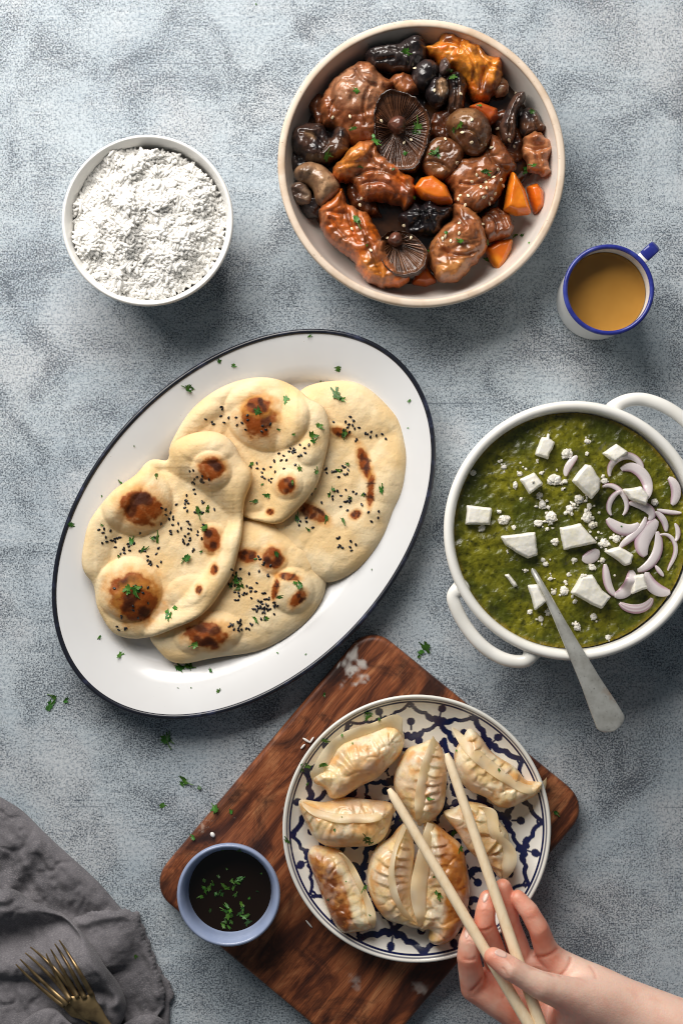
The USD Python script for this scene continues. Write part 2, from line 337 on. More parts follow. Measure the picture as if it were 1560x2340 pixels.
NAAN = mat('naan_dough', None, .62, (420, (.36, .20, .08), .66, .85, one), bump=(460, .4, .0009), col=True, subsurface_weight=.08, subsurface_scale=.004, subsurface_radius=(1, .6, .3), specular_ior_level=.2)
CHICK = mat('braised_chicken', None, .36, (300, (.06, .018, .008), .56, .85, one), bump=(420, .32, .0009), col=True, coat_weight=.65, coat_roughness=.12, subsurface_weight=.1, subsurface_scale=.003)
MUSH = mat('glazed_mushroom', None, .28, (300, (.012, .006, .005), .56, .8, one), bump=(240, .5, .0012), col=True, coat_weight=.5, coat_roughness=.15)
CARROT = mat('cooked_carrot', None, .26, bump=(260, .3, .0008), col=True, coat_weight=.4, coat_roughness=.12, subsurface_weight=.2, subsurface_scale=.003)
DOUGH = mat('dumpling_wrapper', None, .4, (240, (.62, .36, .14), .58, .85, one), bump=(420, .4, .0008), col=True, coat_weight=.42, coat_roughness=.15, subsurface_weight=.3, subsurface_scale=.004, subsurface_radius=(1, .65, .4))
FIN = usdkit.material(stage, '/World/Looks/thin_dough', {'a': ('attribute', {'attribute': 'col'}), 'p': ('principled_bsdf', {'roughness': .35, 'coat_weight': .2}), 't': ('translucent_bsdf', {}), 'm': ('mix_closure', {'fac': .4}), 'o': ('transparent_bsdf', {'color': (1, .96, .85)}), 'n': ('mix_closure', {'fac': .24})},
    [('a.color', 'p.base_color'), ('a.color', 't.color'), ('p.BSDF', 'm.closure1'), ('t.BSDF', 'm.closure2'), ('m.closure', 'n.closure1'), ('o.BSDF', 'n.closure2')], surface='n.closure')
RICE = usdkit.material(stage, '/World/Looks/cooked_rice', {'p': ('principled_bsdf', {'base_color': (.91, .895, .86), 'roughness': .38}), 't': ('translucent_bsdf', {'color': (.97, .945, .90)}), 'm': ('mix_closure', {'fac': .2})}, [('p.BSDF', 'm.closure1'), ('t.BSDF', 'm.closure2')], surface='m.closure')
CURRY = mat('spinach_curry', None, .3, [(230, (.030, .032, .002), .5, .72, one)], bump=(300, .6, .0014), col=True, coat_weight=.2, coat_roughness=.2)
PANEER = mat('paneer', (.93, .88, .77), .5, [(120, (.86, .79, .58), .5, .8, one), (55, (.62, .57, .25), .64, .9, one)], bump=(400, .3, .0006), subsurface_weight=.3, subsurface_scale=.003, subsurface_radius=(1, .85, .6))
ONION = usdkit.material(stage, '/World/Looks/shallot', {'a': ('attribute', {'attribute': 'col'}), 'p': ('principled_bsdf', {'roughness': .22, 'coat_weight': .4}), 't': ('translucent_bsdf', {}), 'm': ('mix_closure', {'fac': .25}), 'o': ('transparent_bsdf', {'color': (.95, .9, .92)}), 'n': ('mix_closure', {'fac': .2})},
    [('a.color', 'p.base_color'), ('a.color', 't.color'), ('p.BSDF', 'm.closure1'), ('t.BSDF', 'm.closure2'), ('m.closure', 'n.closure1'), ('o.BSDF', 'n.closure2')], surface='n.closure')
LEAF = usdkit.material(stage, '/World/Looks/parsley', {'p': ('principled_bsdf', {'roughness': .42}), 'a': ('attribute', {'attribute': 'col'}), 't': ('translucent_bsdf', {}), 'm': ('mix_closure', {'fac': .3})},
    [('a.color', 'p.base_color'), ('a.color', 't.color'), ('p.BSDF', 'm.closure1'), ('t.BSDF', 'm.closure2')], surface='m.closure')
BSEED = mat('black_sesame', (.012, .011, .013), .35)
WSEED = mat('white_sesame', (.80, .68, .46), .4)
STEEL = mat('worn_steel', (.66, .66, .62), .3, [(60, (.42, .41, .37), .4, .7, one), (34, (.46, .30, .20), .56, .72, one), (420, (.30, .29, .27), .6, .75, one)], metallic=.65)
BRASS = mat('tarnished_brass', (.40, .28, .14), .42, [(70, (.16, .11, .06), .42, .66, one)], metallic=.9)
CHOP = mat('pale_bamboo', (.92, .75, .52), .5, (1.0, (.84, .64, .40), .45, .7, (300, 120, 300)))
LINEN = mat('grey_linen', (.15, .142, .156), .9, [(26, (.085, .082, .092), .4, .65, one), (1.0, (.24, .225, .235), .48, .72, (600, 1500, 600)), (1.0, (.07, .066, .074), .55, .8, (1500, 600, 600))], bump=(1100, .5, .0007), sheen_weight=.12, sheen_roughness=.5)
SKIN = mat('skin', None, .45, bump=(700, .45, .0006), col=True, subsurface_weight=.3, subsurface_scale=.004, subsurface_radius=(1, .35, .2))
NAIL = mat('fingernail', (.80, .50, .42), .25, subsurface_weight=.2, subsurface_scale=.002)

# ---------------- setting ----------------
tb = trimesh.creation.box([1.7, 1.7, .04]); tb.apply_translation([0, 0, -.02])
single('table_top', tb, TB, 'blue grey painted table top with dark speckles and faint scratches', 'table top', kind='structure', smooth=False, stamp_=False)

# ---------------- white rice bowl ----------------
def centre(fr, u, v, z): return at(fr, (u, v), z)
c = centre('X', 337, 503, .07); Rr = 196 * S * (H - .07) / H
pr = rounded([(0, .004), (.03, .004), (.034, .0), (.037, .002), (.040, .008), (.055, .022), (.066, .045), (Rr - .0006, .066), (Rr, .0695), (Rr - .0016, .0712), (Rr - .0036, .069), (.0635, .046), (.052, .026), (.036, .014), (.015, .0105), (0, .010)])
single('rice_bowl', lathe(pr, 160, (*c, 0)), WHITE, 'round white porcelain bowl filled with steamed rice', 'bowl')
rng = np.random.default_rng(4)
rc = centre('X', 336, 513, .06)
def mound(x, y):
    r = np.hypot(x, y); q = np.c_[x, y, np.full(len(x), .3)]
    return .0570 + .0155 * (1 - (r / .066) ** 2) + .020 * (fbm(q / .015, 2, 3) - .5)
n = 4600; rr = .0640 * np.sqrt(rng.random(n)); an = rng.random(n) * 6.283
rr = rr * (1 + .03 * np.sin(3 * an + 1) + .02 * np.sin(7 * an))
gx, gy = rr * np.cos(an), rr * np.sin(an); lim = np.hypot(gx + rc[0] - c[0], gy + rc[1] - c[1]) < .0665
gx, gy, rr = gx[lim], gy[lim], rr[lim]
gz = mound(gx, gy) + rng.choice([-.0006, .0001, .0009], len(gx)) + rng.normal(0, .0006, len(gx))
base = trimesh.creation.icosphere(1); bv, bf = base.vertices, base.faces
GV, GF = [], []
for i in range(len(gx)):
    L = rng.uniform(.0034, .0046); w = rng.uniform(.0013, .0016)
    v = bv * (L, w, w); v[:, 2] -= (v[:, 0] / L) ** 2 * .0005 * rng.uniform(-1, 1)
    R = rot([0, 0, 1], rng.random() * 6.283) @ rot([0, 1, 0], rng.normal(0, .26)) @ rot([1, 0, 0], rng.random() * 6)
    GV.append(v @ R.T + (rc[0] + gx[i], rc[1] + gy[i], gz[i])); GF.append(bf + i * len(bv))
qq = np.linspace(-.064, .064, 90); X, Y = np.meshgrid(qq, qq, indexing='ij'); Z = mound(X.ravel(), Y.ravel()) - .0006
ok = np.hypot(X, Y) < .0615; idx = np.arange(8100).reshape(90, 90); f4 = np.stack([idx[:-1, :-1], idx[1:, :-1], idx[1:, 1:], idx[:-1, 1:]], -1).reshape(-1, 4); f4 = f4[ok.ravel()[f4].all(1)]
bm = used_only(np.c_[X.ravel() + rc[0], Y.ravel() + rc[1], Z], f4)
single('rice', cat((np.vstack(GV), np.vstack(GF)), bm), RICE, 'heap of loose white cooked rice in the white bowl', 'rice', kind='stuff')

# ---------------- enamel mug with tea ----------------
c = centre('X', 1390, 662, .075); Rm = 105 * S * (H - .075) / H
mug = thing('enamel_mug', 'white enamel mug with blue rim and blue handle, holding tea', 'mug', (*c, 0))
part(mug, 'body', lathe([(0, .003), (.029, .003), (.0325, .0), (.0342, .0015), (.0346, .004), (Rm - .0012, .0745), (Rm - .0026, .0745), (.0328, .006), (.031, .004), (0, .004)], 128, (*c, 0)), WHITE, smooth=40)
an = np.linspace(0, 2 * np.pi, 17)
part(mug, 'rim', lathe(np.c_[Rm - .0022 + .0020 * np.cos(an), .075 + .0021 * np.sin(an)], 128, (*c, 0)), BLUE)
ph = math.atan2(92, 99); u = np.array([math.cos(ph), math.sin(ph)])
hp = lambda pts: np.array([[*(c + u * r), z] for r, z in pts])
w_ = (-u[1], u[0], 0)
def strap(pts): p = spline(hp(pts), step=.001); t = np.gradient(p, axis=0); return tube(p, .0050, .0013, 14, up=np.cross(t, np.tile(w_, (len(p), 1))) * -1)
part(mug, 'handle', strap([(.0425, .0655), (.047, .068), (.0535, .0675), (.0575, .060), (.0575, .045), (.053, .030), (.044, .021)]), BLUE)
part(mug, 'handle_root', strap([(.0366, .064), (.039, .0645), (.0428, .0658)]), WHITE)
part(mug, 'handle_root', strap([(.0352, .019), (.039, .0195), (.0443, .0212)]), WHITE)
single('tea', lathe([(Rm - .0044, .0535), (Rm - .0038, .0543), (Rm - .0048, .0537), (Rm - .0075, .0535), (0, .0535)], 128, (*c, 0)), TEA, 'clear amber tea filling the enamel mug', 'tea')

# ---------------- oval enamel platter ----------------
c = centre('X', 556.5, 1197.5, .03); k = S * (H - .03) / H; ea, eb, et = 517.6 * k, 354 * k, math.radians(46.4)
plat = thing('oval_platter', 'oval white enamel platter with a thin dark rim under the flatbreads', 'platter', (*c, 0))
pp = [(-.0032, .0285), (-.012, .0262), (-.030, .0205), (-.040, .0165), (-.045, .0115), (-.049, .0085), (-.056, .0075), (-eb, .0075), (-eb, .004), (-.058, .004), (-.052, .0005), (-.047, .0005), (-.044, .0045), (-.040, .010), (-.030, .0165), (-.012, .0225), (-.0032, .0258), (-.0032, .0285)]
part(plat, 'dish', lathe(pp[::-1], 220, (*c, 0), (ea, eb, et)), ENAM, smooth=50)
part(plat, 'rim', lathe(np.c_[-.0022 + .0022 * np.cos(an), .0278 + .0022 * np.sin(an)], 260, (*c, 0), (ea, eb, et)), BLACK)

# ---------------- stoneware bowl ----------------
c = centre('X', 963, 372, .06); Rb = 329 * S * (H - .06) / H
stew = thing('stoneware_bowl', 'large speckled stoneware bowl with tan rim holding braised chicken', 'bowl', (*c, 0))
pr = rounded([(0, .010), (.060, .0102), (.085, .0115), (.098, .016), (.107, .028), (.1115, .043), (Rb - .0062, .0588)], .002)
po = rounded([(Rb - .0006, .0588), (Rb - .001, .045), (.114, .026), (.106, .012), (.096, .005), (.090, .001), (.084, .001), (.06, .003), (0, .003)], .002)
part(stew, 'body', lathe(np.vstack([pr, po]), 180, (*c, 0)), STONE, smooth=50)
t9 = np.linspace(0, 2 * np.pi, 20); rx = np.sign(np.cos(t9)) * np.abs(np.cos(t9)) ** .7 * .0033; rz = np.sign(np.sin(t9)) * np.abs(np.sin(t9)) ** .8 * .0028
part(stew, 'rim', lathe(np.c_[Rb - .0033 + rx, .0585 + rz], 180, (*c, 0)), RAW)

# ---------------- two-handled pot ----------------
c = centre('X', 1312, 1213, .075); Rp = 298 * S * (H - .075) / H
pot = thing('casserole_pot', 'white two handled casserole dish filled with green spinach curry', 'casserole dish', (*c, 0))
pr = rounded([(0, .006), (.06, .006), (.086, .008), (.0945, .016), (.0985, .040), (.1000, .066), (.1012, .0728), (.1035, .0748), (.1066, .0748), (Rp - .0003, .0725), (Rp, .069), (.1055, .050), (.101, .018), (.096, .004), (.09, .0), (.06, .001), (0, .001)], .0015)
part(pot, 'body', lathe(pr, 180, (*c, 0)), POTW)
for pts in ([(205, 1238, .062), (190, 1250, .065), (150, 1290, .0655), (158, 1350, .065), (205, 1450, .064), (260, 1530, .064), (330, 1605, .064), (400, 1655, .064), (480, 1690, .065), (560, 1700, .0655), (600, 1690, .066), (628, 1652, .065), (634, 1635, .062)],
            [(1128, 165, .062), (1142, 138, .065), (1180, 108, .0655), (1235, 90, .065), (1300, 86, .064), (1400, 110, .064), (1490, 155, .064), (1570, 215, .064), (1625, 275, .064), (1668, 350, .065), (1672, 410, .066), (1645, 450, .065), (1600, 480, .062)]):
    p = spline(at3('P', pts), step=.0015); m = len(p); e = np.minimum(np.arange(m), np.arange(m)[::-1]) / m
    part(pot, 'handle', tube(p, .0056 + .0026 * np.exp(-(e / .06) ** 2), .0048 + .0016 * np.exp(-(e / .06) ** 2), 16), POTW)

# ---------------- cutting board, plate, sauce bowl ----------------
zt = .018
bq = np.array([(337, 2027), (844, 1428), (1351, 1842), (838, 2449)], float)
bo = at('X', bq, zt); poly = Polygon(bo).buffer(-.024).buffer(.024, quad_segs=8)
def inset(d): return np.array(poly.buffer(-d, quad_segs=8).exterior.coords)[:-1]
rings = [(0.0035, 0), (.0008, .0015), (0, .004), (0, .0142), (.0006, .0162), (.002, .0176), (.004, .018), (.0052, .01802), (.0075, .01803)]
ref = polyres(np.array(shapely.geometry.polygon.orient(poly, 1.0).exterior.coords)[:-1], .004); cen = ref.mean(0); nrm = np.roll(ref, -1, 0) - np.roll(ref, 1, 0); nrm = np.c_[nrm[:, 1], -nrm[:, 0]]; nrm /= np.linalg.norm(nrm, axis=1, keepdims=True)
nrm *= np.sign(((ref - cen) * nrm).sum(1))[:, None]
vs = np.vstack([np.c_[ref - nrm * d, np.full(len(ref), z)] for d, z in rings]); m = len(ref)
i, j = np.meshgrid(np.arange(len(rings) - 1), np.arange(m), indexing='ij'); kk = (j + 1) % m
q = np.stack([i * m + j, i * m + kk, (i + 1) * m + kk, (i + 1) * m + j], -1).reshape(-1, 4); q = np.vstack([q[:, [0, 1, 2]], q[:, [0, 2, 3]]])
topP = Polygon(vs[-m:, :2]); gx, gy = np.meshgrid(np.arange(-.2, .25, .0025), np.arange(-.52, -.08, .0025)); g = np.c_[gx.ravel(), gy.ravel()]; g = g[shapely.contains_xy(topP.buffer(-.002), g[:, 0], g[:, 1])]
P = np.vstack([vs[-m:, :2], g]); tri = Delaunay(P).simplices; cc = P[tri].mean(1); tri = tri[shapely.contains_xy(topP, cc[:, 0], cc[:, 1])]
sg = np.cross(P[tri[:, 1]] - P[tri[:, 0]], P[tri[:, 2]] - P[tri[:, 0]]); tri[sg < 0] = tri[sg < 0][:, ::-1]
off = len(vs) - m; vs2 = np.vstack([vs, np.c_[g, np.full(len(g), zt)]])
vs2[off + m:, 2] += .00003
fan = np.stack([np.full(m - 2, 0), np.arange(2, m), np.arange(1, m - 1)], 1)
wear = np.zeros((len(vs2), 3))
ns_ = fbm(vs2 / .006, 3, 8)
for (wx, wy, wr, ws) in [(800, 1527, 20, .8), (812, 1518, 12, .7), (640, 1850, 6, .2), (955, 2255, 11, .35), (815, 2240, 10, .25)]:
    dd = np.linalg.norm(vs2[:, :2] - at('X', (wx, wy), zt), axis=1) / (wr * S) + (ns_ - .5) * 4.5 + (fbm(vs2 / .0025, 2, 4) - .5) * 1.5; wear = np.maximum(wear, (np.clip((1 - dd) / .6 + .5, 0, 1) * ws)[:, None])
single('cutting_board', (vs2, np.vstack([q, tri + off, fan])), WOOD, 'worn dark wooden cutting board with rounded corners beneath the patterned plate', 'cutting board', smooth=True, col=wear)

zr = .042; c = centre('X', 952, 1895, zr); Rq = 308 * S * (H - zr) / H
plate_c = c
pr = spline([(0, .0225), (.04, .0225), (.070, .0232), (.092, .0285), (.106, .0365), (Rq - .0042, .0410), (Rq - .0022, .0424), (Rq - .0004, .0412)], step=.00055)
po = np.array([(Rq - .0004, .0412), (Rq - .001, .0388), (.104, .0325), (.088, .0235), (.070, .0190), (.066, .0182), (.060, .0182), (.057, .0195), (0, .0195)])
nn = 1150; v, f = lathe(np.vstack([pr, po[1:]]), nn, (*c, 0))
def plate_pattern(x, y):
    """Blue painted ornament: scalloped clouds in rings, each with a stalked dot, inside a double line."""
    R_ = Rq
    lines, dots, done = [], [], Polygon()
    disc = Point(0, 0).buffer(R_ * .928, quad_segs=90)
    for r_, N, off, dep in ((.945, 12, 0, .115), (.815, 12, .5, .125), (.665, 11, .1, .125), (.515, 9, .4, .12), (.37, 7, 0, .11), (.23, 4, .3, .1)):
        for i in range(N):
            a0 = (i + off) * 2 * math.pi / N + .05; da = 2 * math.pi / N; t = np.linspace(0, 1, 71)
            rr = r_ - dep * np.sin(np.pi * t) ** .75 - .020 * np.abs(np.sin(5 * np.pi * t)) + .012 * math.sin(i * 2.3)
            aa = a0 + da * (t + .05 * np.sin(2 * np.pi * t)); ln = LineString(np.c_[rr * np.cos(aa), rr * np.sin(aa)] * R_).intersection(disc)
            lines.append(ln.buffer(R_ * (.0165 + .005 * math.sin(i * 1.7)))); am = a0 + da / 2; e = np.array([math.cos(am), math.sin(am)])
            mid = [LineString(np.array(ln.geoms[0].coords if hasattr(ln, 'geoms') else ln.coords)[18:-18])] if not ln.is_empty and not hasattr(ln, 'geoms') else []
            lines += [m_.buffer(R_ * .024) for m_ in mid]
            dr = r_ - .038 if r_ > .9 else r_ - .03
            dots.append(Point(*(e * dr * R_)).buffer(R_ * .031)); dots.append(LineString([e * dr * R_, e * (dr - .062) * R_]).buffer(R_ * .008))
            n0 = np.array([math.cos(a0), math.sin(a0)]) * (r_ - .02) * R_; lines.append(Point(*n0).buffer(R_ * .024).boundary.buffer(R_ * .008).intersection(disc))
    L = shapely.union_all(lines); D = shapely.union_all(dots)
    k = np.zeros(len(x)); k[shapely.contains_xy(L, x, y)] = 1.0; k[shapely.contains_xy(D, x, y)] = 1.0
    r = np.hypot(x, y) / R_
    k[(r > .958) & (r < .967)] = .8; k[(r > .936) & (r < .951)] = 1
    k[r > .97] = 0
    return k
nt = len(pr) * nn; col = np.tile((.80, .79, .74), (len(v), 1)); k1 = np.zeros(len(v))
k1[:nt] = plate_pattern(v[:nt, 0] - c[0], v[:nt, 1] - c[1])
kg = k1[:nt].reshape(len(pr), nn); kg = (kg * 4 + np.roll(kg, 1, 1) + np.roll(kg, -1, 1)) / 6; k1[:nt] = kg.ravel()
ink = np.array((.005, .011, .060)) * (1 + 1.3 * np.clip(fbm(v / .012, 3, 1) - .45, 0, 1))[:, None]
rim_tint = np.hypot(v[:, 0] - c[0], v[:, 1] - c[1]) > Rq - .0042
col[rim_tint] = (.74, .73, .68); col = col * (1 - k1[:, None]) + ink * k1[:, None]
single('patterned_plate', (v, f), CHINA, 'round white plate with dark blue scalloped floral pattern holding dumplings', 'plate', col=col)

c = centre('X', 522, 2047, .058); Rs = 118 * S * (H - .058) / H
pr = rounded([(0, .0245), (.022, .025), (.031, .030), (.0355, .040), (.0375, .052), (Rs - .0036, .0572), (Rs - .0018, .0586), (Rs - .0002, .0572), (Rs, .054), (.0415, .042), (.037, .028), (.031, .0205), (.028, .0185), (0, .0195)], .001)
single('sauce_bowl', lathe(pr, 128, (*c, 0)), BLUEGLAZE, 'small periwinkle blue bowl of dark dipping sauce on the wooden board', 'bowl')
single('dipping_sauce', lathe([(.0352, .0395), (.0344, .0392), (0, .0391)], 96, (*c, 0)), SOY, 'dark soy dipping sauce in the small blue bowl', 'sauce')

# ---------------- naan breads ----------------
CH1, CH2, CRUST = (.045, .010, .003), (.115, .030, .006), (.58, .24, .04)
NAANS = []
def naan(label, out, z0, h, R, bumps, chars, drape, seed, tilt=(0, 0)):
    NAANS.append((['back naan', 'lowest naan', 'naan with one big round blister', 'foremost naan'][len(NAANS)], out))
    bl = [(u, v_, ru, rv, a, hh, .72) for u, v_, ru, rv, a, hh in bumps]
    v, f = pillow('N', out, z0, h, R, 2.2, .0013, .35, bl, [(.0028, .030, 1), (.0012, .012, 2), (.0004, .005, 3)], tilt=tilt, drape=drape, seed=seed)
    z = z0 + h * .5; sp = []
    rg = np.random.default_rng(seed)
    for u, v_, ru, rv, a in chars:
        sp.append((u, v_, ru * 1.32, rv * 1.32, a, CRUST, .75, .5)); sp.append((u, v_, ru, rv, a, (.235, .050, .005), 1.0, .14))
        for q in range(5):
            t = rg.random() * 6.28; sp.append((u + ru * .55 * math.cos(t), v_ + rv * .55 * math.sin(t), ru * .34, rv * .32, rg.random() * 180, CH1, .8, .4))
    c = paint('N', v, (.77, .54, .27), sp, z, seed, (.80, .63, .39), .022)
    fl = (np.clip((fbm(v / .05, 2, seed + 3) - .45) * 3, 0, 1) * np.clip((c[:, 1] - .3) * 4, 0, 1))[:, None]; c = c * (1 - .35 * fl) + np.array((.84, .74, .58)) * .35 * fl
    single('naan', (v, f), NAAN, label, 'flatbread', 'naan breads on the oval platter', col=c)
naan('naan at the back of the platter with thin charred streaks, farthest from the rice', [(1000, 270), (1060, 245), (1130, 236), (1200, 240), (1270, 275), (1330, 330), (1380, 390), (1400, 450), (1412, 540), (1405, 610), (1385, 690), (1360, 740), (1335, 810), (1290, 890), (1230, 960), (1170, 1000), (1100, 1020), (1000, 980), (900, 850), (900, 640), (950, 400)],
     .010, .017, .022, [(1180, 320, 210, 130, 20, .004), (1330, 620, 100, 170, 10, .003), (1180, 880, 220, 130, -40, .003), (1130, 430, 60, 30, 20, .002)],
     [(1240, 555, 20, 62, -14), (1266, 665, 13, 58, 4), (1040, 748, 62, 24, 30), (1210, 755, 22, 15, -20), (1150, 440, 34, 16, 20)], None, 11)
naan('round ended naan overlapped by the two others beside it, lowest on the platter', [(780, 778), (850, 780), (940, 810), (1010, 850), (1060, 910), (1090, 980), (1090, 1050), (1060, 1120), (1000, 1190), (930, 1240), (850, 1280), (760, 1300), (680, 1310), (600, 1325), (540, 1335), (480, 1320), (440, 1280), (410, 1235), (500, 1150), (600, 1050), (690, 920)],
     .010, .018, .022, [(640, 1215, 135, 85, -10, .008), (965, 1050, 85, 90, 0, .007), (890, 925, 60, 60, 0, .003), (1000, 920, 60, 60, 0, .002)],
     [(635, 1218, 82, 48, 5), (890, 925, 42, 42, 0), (790, 915, 34, 26, 0), (985, 1078, 38, 20, -50), (950, 995, 40, 14, 10), (900, 1040, 12, 40, 10)], None, 12)
naan('naan with one big round blister, lying under the foremost naan', [(485, 520), (510, 450), (560, 370), (620, 310), (690, 265), (770, 235), (850, 225), (930, 240), (990, 275), (1030, 310), (1080, 340), (1105, 400), (1105, 470), (1085, 560), (1060, 640), (1010, 710), (960, 760), (910, 790), (850, 785), (790, 770), (700, 700), (600, 620)],
     .012, .016, .018, [(868, 372, 165, 140, 15, .015), (1030, 520, 50, 50, 0, .004), (945, 640, 62, 58, 0, .004), (640, 400, 90, 70, -30, .003)],
     [(838, 385, 60, 74, -15), (835, 340, 50, 30, 0), (943, 645, 32, 34, 0), (879, 746, 14, 12, 0)], .006, 13)
naan('foremost naan, uppermost of the pile, with two large charred blisters', [(160, 870), (180, 790), (225, 720), (290, 650), (370, 590), (400, 555), (440, 542), (480, 545), (495, 500), (530, 465), (600, 440), (660, 437), (710, 455), (750, 500), (775, 545), (808, 590), (808, 630), (785, 690), (775, 760), (770, 840), (755, 910), (735, 980), (700, 1040), (650, 1110), (590, 1160), (520, 1190), (460, 1215), (390, 1235), (330, 1237), (270, 1215), (230, 1160), (205, 1100), (190, 1020), (165, 985), (152, 930)],
     .013, .018, .020, [(365, 700, 138, 140, 0, .014), (335, 1045, 128, 125, 0, .013), (655, 590, 80, 76, 0, .007), (655, 850, 55, 62, 0, .004), (560, 1050, 90, 60, -20, .003), (640, 500, 110, 60, 0, .004)],
     [(393, 730, 76, 68, 0), (352, 1062, 88, 78, 10), (375, 1100, 70, 66, 0), (657, 583, 48, 42, 0), (652, 852, 33, 44, 0), (665, 968, 16, 20, 0), (608, 1045, 13, 18, 0)], .006, 14)

# ---------------- stew ----------------
single('stew_gravy', pillow('B', [(110, 760), (150, 620), (230, 430), (400, 260), (600, 160), (800, 140), (1050, 200), (1250, 380), (1370, 560), (1400, 760), (1280, 880), (1180, 1080), (1080, 1220), (850, 1370), (600, 1390), (380, 1260), (220, 1060), (130, 900)], .0135, .015, .016, step=.002, nz=[(.0015, .02, 1)]), STEWS, 'dark brown gravy pooled in the stoneware bowl under the chicken', 'gravy')
BR, BR2, OR, OR2, TAN, DK = (.17, .045, .012), (.36, .12, .040), (.52, .11, .007), (.66, .23, .022), (.34, .19, .095), (.06, .018, .007)
def folds(fr, lines, z, amp, wid):
    ks = [cKDTree(at(fr, spline(l, 60), z)) for l in lines]
    def fn(P, d, prof):
        r = np.zeros(len(P))
        for kd in ks: r -= amp * np.exp(-(kd.query(P)[0] / wid) ** 2)
        return r * prof
    return fn
def meat(label, out, z0, h, c1, c2, R=.016, spots=(), bumps=(), fl=(), seed=0, group=None, tilt=(0, 0), nz=1.0):
    z = z0 + h * .5; out = np.asarray(out, float); out = out.mean(0) + (out - out.mean(0)) * 1.07
    v, f = pillow('B', out, z0, h, R * .7, 2.3, .0010, .35, bumps, [(.0060 * nz, .020, 1), (.0016 * nz, .010, 2), (.0004, .0035, 3), (-.0026 * nz, .022, 4), (-.0010, .009, 5)], tilt, folds('B', fl, z, .0030, .0014) if fl else None, None, seed, rag=.0034)
    c = paint('B', v, c1, [(s[0], s[1], s[2], s[3], s[4], s[5], s[6], .7) for s in spots], z, seed, c2, .012)
    w = np.clip((fbm(v / .007, 4, seed + 2) - .52) * 5, 0, .55)[:, None]; c = c * (1 - w) + np.array(DK) * w
    single('chicken_piece', (v, f), CHICK, label, 'chicken', 'braised chicken pieces in the stew', col=c)
meat('broad pale brown braised chicken thigh beside the bowl wall above the left dark mushroom', [(260, 500), (275, 430), (340, 350), (420, 295), (480, 280), (520, 300), (560, 350), (620, 380), (600, 450), (590, 560), (560, 640), (460, 690), (390, 660), (300, 600), (265, 560)], .018, .040, BR2, BR, .020, [(430, 420, 130, 110, 0, (.40, .20, .11), .8), (440, 600, 150, 60, 0, BR, .6)], [(420, 450, 130, 110, 0, .006)], [[(500, 430), (470, 500), (480, 600)], [(330, 480), (300, 540), (330, 610)], [(430, 330), (470, 400), (530, 420)]], 21)
meat('orange skinned chicken piece with knobbly end, topmost in the stew', [(790, 210), (860, 175), (875, 130), (920, 125), (990, 165), (1050, 190), (1100, 240), (1150, 250), (1165, 320), (1155, 370), (1120, 430), (1060, 460), (1000, 420), (980, 370), (900, 310), (830, 260)], .022, .036, OR, OR2, .015, [(1050, 300, 110, 80, 30, OR2, .9), (900, 160, 50, 30, 0, BR, .8), (1100, 420, 80, 30, 0, BR, .8)], [(1010, 280, 100, 80, 30, .005)], [[(880, 190), (960, 220), (1010, 290), (1020, 380)], [(1040, 210), (1080, 290), (1160, 330)], [(960, 180), (950, 250)], [(1075, 330), (1060, 430)]], 22)
meat('small knob of chicken bone end by the bowl wall near the topmost piece', [(1140, 370), (1180, 350), (1208, 380), (1200, 430), (1160, 445), (1130, 430)], .030, .014, (.45, .27, .15), BR2, .008, seed=39)
meat('glossy orange red chicken piece below the big gilled mushroom', [(325, 840), (350, 780), (420, 710), (490, 675), (530, 690), (560, 750), (620, 800), (680, 830), (720, 900), (700, 980), (680, 1010), (620, 980), (520, 975), (450, 940), (420, 880), (340, 875)], .026, .036, OR, BR2, .015, [(400, 770, 80, 60, -40, (.62, .22, .03), .9), (540, 820, 60, 60, 0, BR2, .9), (600, 930, 140, 40, 20, (.25, .06, .02), .8)], [(430, 770, 90, 70, -40, .006)], [[(420, 870), (500, 840), (600, 860), (690, 930)], [(530, 700), (510, 780), (560, 830)], [(450, 910), (560, 900), (640, 960)]], 23)
meat('long brown chicken thigh along the bowl wall with a small gilled mushroom over it', [(250, 1050), (290, 990), (370, 935), (400, 1000), (480, 1040), (520, 1090), (570, 1180), (620, 1290), (690, 1365), (620, 1397), (500, 1383), (430, 1290), (330, 1200), (270, 1120)], .020, .034, BR2, OR, .015, [(350, 1080, 80, 60, 50, OR, .7), (520, 1330, 80, 40, 40, OR2, .6), (480, 1180, 30, 120, -25, (.2, .06, .02), .7)], [], [[(440, 1040), (470, 1150), (520, 1280), (560, 1370)], [(380, 960), (390, 1060), (440, 1200)], [(300, 1080), (380, 1180)]], 24)
meat('flat brown chicken thigh sprinkled with most sesame, next to the carrot wedges', [(890, 870), (960, 780), (1060, 740), (1110, 650), (1160, 680), (1230, 780), (1240, 800), (1200, 850), (1170, 930), (1100, 1000), (1000, 1025), (940, 980), (930, 920)], .026, .030, BR, BR2, .015, [(1030, 850, 100, 80, -30, BR2, .8), (1060, 960, 100, 30, -20, BR2, .9)], [(1050, 960, 110, 45, -20, .005)], [[(960, 900), (1060, 900), (1150, 840)], [(1100, 690), (1120, 790), (1200, 830)]], 25)
meat('smooth brown chicken thigh at the lower side of the bowl, beside the lone carrot chunk', [(820, 1200), (860, 1130), (920, 1070), (930, 1010), (1000, 1030), (1060, 1080), (1085, 1180), (1070, 1250), (1020, 1310), (960, 1365), (870, 1370), (820, 1290), (810, 1240)], .022, .036, BR2, (.34, .13, .042), .018, [(920, 1330, 90, 40, -10, (.52, .22, .06), .9), (960, 1080, 60, 40, 0, BR, .8), (985, 1080, 22, 12, 0, DK, .9)], [(950, 1150, 90, 90, 0, .004)], [[(850, 1180), (890, 1250), (960, 1270), (1040, 1240)], [(940, 1060), (980, 1130)]], 26)
